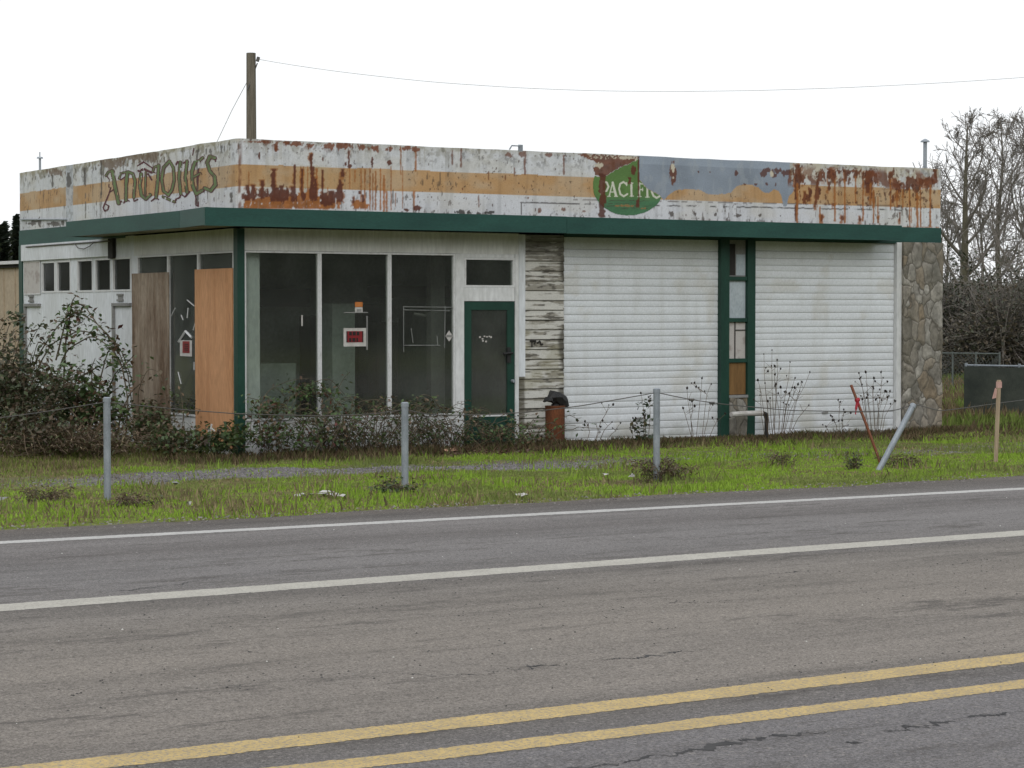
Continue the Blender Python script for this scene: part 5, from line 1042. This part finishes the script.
# screen fence and chain link fence at the right
fa=gb(966.5,44); fb=gb(1075,42.5)
fe=thing('screen_fence','low fence covered with dark screen mesh at the right edge','fence',tuple(fa))
dv=(fb-fa)[:2]; Lf=np.linalg.norm(dv); dv/=Lf; nn=np.array([-dv[1],dv[0]])
zt=onD(980,366,44)[2]; n=60; sg_=np.linspace(0,Lf,n); wv=(fbm(sg_*2,sg_*0,70)-.5)*.05
V=[];
for z in np.linspace(.03,zt,8):
    for k in range(n): q=fa[:2]+dv*sg_[k]+nn*(wv[k]*math.sin(z/zt*3)-.075); V.append((q[0],q[1],z-.02*vn(np.array([sg_[k]*3.]),np.array([0.]),71)[0]*(z>zt*.9)))
idx=np.arange(8*n).reshape(8,n); F=[(int(idx[i,j]),int(idx[i,j+1]),int(idx[i+1,j+1]),int(idx[i+1,j])) for i in range(7) for j in range(n-1)]
mk('screen_mesh',np.array(V),F,m_screen,fe)
MB().tube([(*(fa[:2]),zt+.015),(*(fb[:2]),zt+.015)],.022,6).build('top_rail',m_steel,fe)
for k in range(3):
    q=fa[:2]+dv*Lf*k/2; MB().tube([(q[0],q[1],-.1),(q[0],q[1],zt+.06)],.03,8).build('fence_post',m_steel,fe)
fa=gb(930,57); fb=gb(1000,56); cf=thing('chain_link_fence','distant chain link fence between the rubble pier and the screen fence','fence',tuple(fa)); zt=onD(950,353,57)[2]
dv=(fb-fa)[:2]; Lf=np.linalg.norm(dv); dv/=Lf; ml=MB()
k=-1.
while k<Lf:
    for s in (1,-1):
        a0,a1=(k,k+zt) if s>0 else (k+zt,k)
        p0_=fa[:2]+dv*min(max(a0,0),Lf); p1_=fa[:2]+dv*min(max(a1,0),Lf); ml.tube([(p0_[0],p0_[1],.02),(p1_[0],p1_[1],zt)],.004,3,False)
    k+=.11
ml.build('wire_mesh',m_dimsteel,cf); MB().tube([(*fa[:2],zt),(*fb[:2],zt)],.022,6).build('top_rail',m_dimsteel,cf)
for k in range(4): q=fa[:2]+dv*Lf*k/3; MB().tube([(q[0],q[1],-.1),(q[0],q[1],zt+.04)],.025,7).build('fence_post',m_dimsteel,cf)
# unseen wooded rise across the road, added and shaped to darken the window reflections
n=420; th_=np.linspace(-1.3,2.9,n); Vh=[];R1=75; HC=(-5.,0.)
for k,a in enumerate(th_):
    h=8+5*float(vn(np.array([k*.12]),np.array([0.]),300)[0])+4.5*float(fbm(np.array([k*.45]),np.array([0.]),301)[0]); (cx,cy),(cx2,cy2),(cx3,cy3)=[(HC[0]-math.sin(a)*q,HC[1]-math.cos(a)*q) for q in (R1,R1+10,R1+50)]
    Vh+=[(cx,cy,-1),(cx2,cy2,h),(cx3,cy3,h+3)]
F=[(3*k+j,3*k+3+j,3*k+4+j,3*k+1+j) for k in range(n-1) for j in range(2)]
F=F
mk('backdrop_hills',np.array(Vh),F,M('unseen_wooded_hill',(.05,.05,.034),(.018,.022,.014),.55,(1,1,.6),rough=1,bump=1.,bscale=1.2,fine=.4),kind='structure')

n=900; th_=np.linspace(0,2*math.pi,n); Vh=[]
for k,a in enumerate(th_):
    aa=a if k<n-1 else 0.; h=3.6+2.6*float(fbm(np.array([aa*9]),np.array([0.]),310)[0])+2.6*float(fbm(np.array([aa*70]),np.array([0.]),311)[0])
    Vh+=[(math.sin(a)*q,math.cos(a)*q,z) for q,z in ((330,-1),(333,h),(380,h*.8))]
mk('backdrop_hills',np.array(Vh),[(3*k+j,3*k+1+j,3*k+4+j,3*k+3+j) for k in range(n-1) for j in range(2)],M('far_woods',(.06,.062,.046),(.03,.034,.024),.25,(1,1,.5),rough=1,fine=.3),kind='structure')
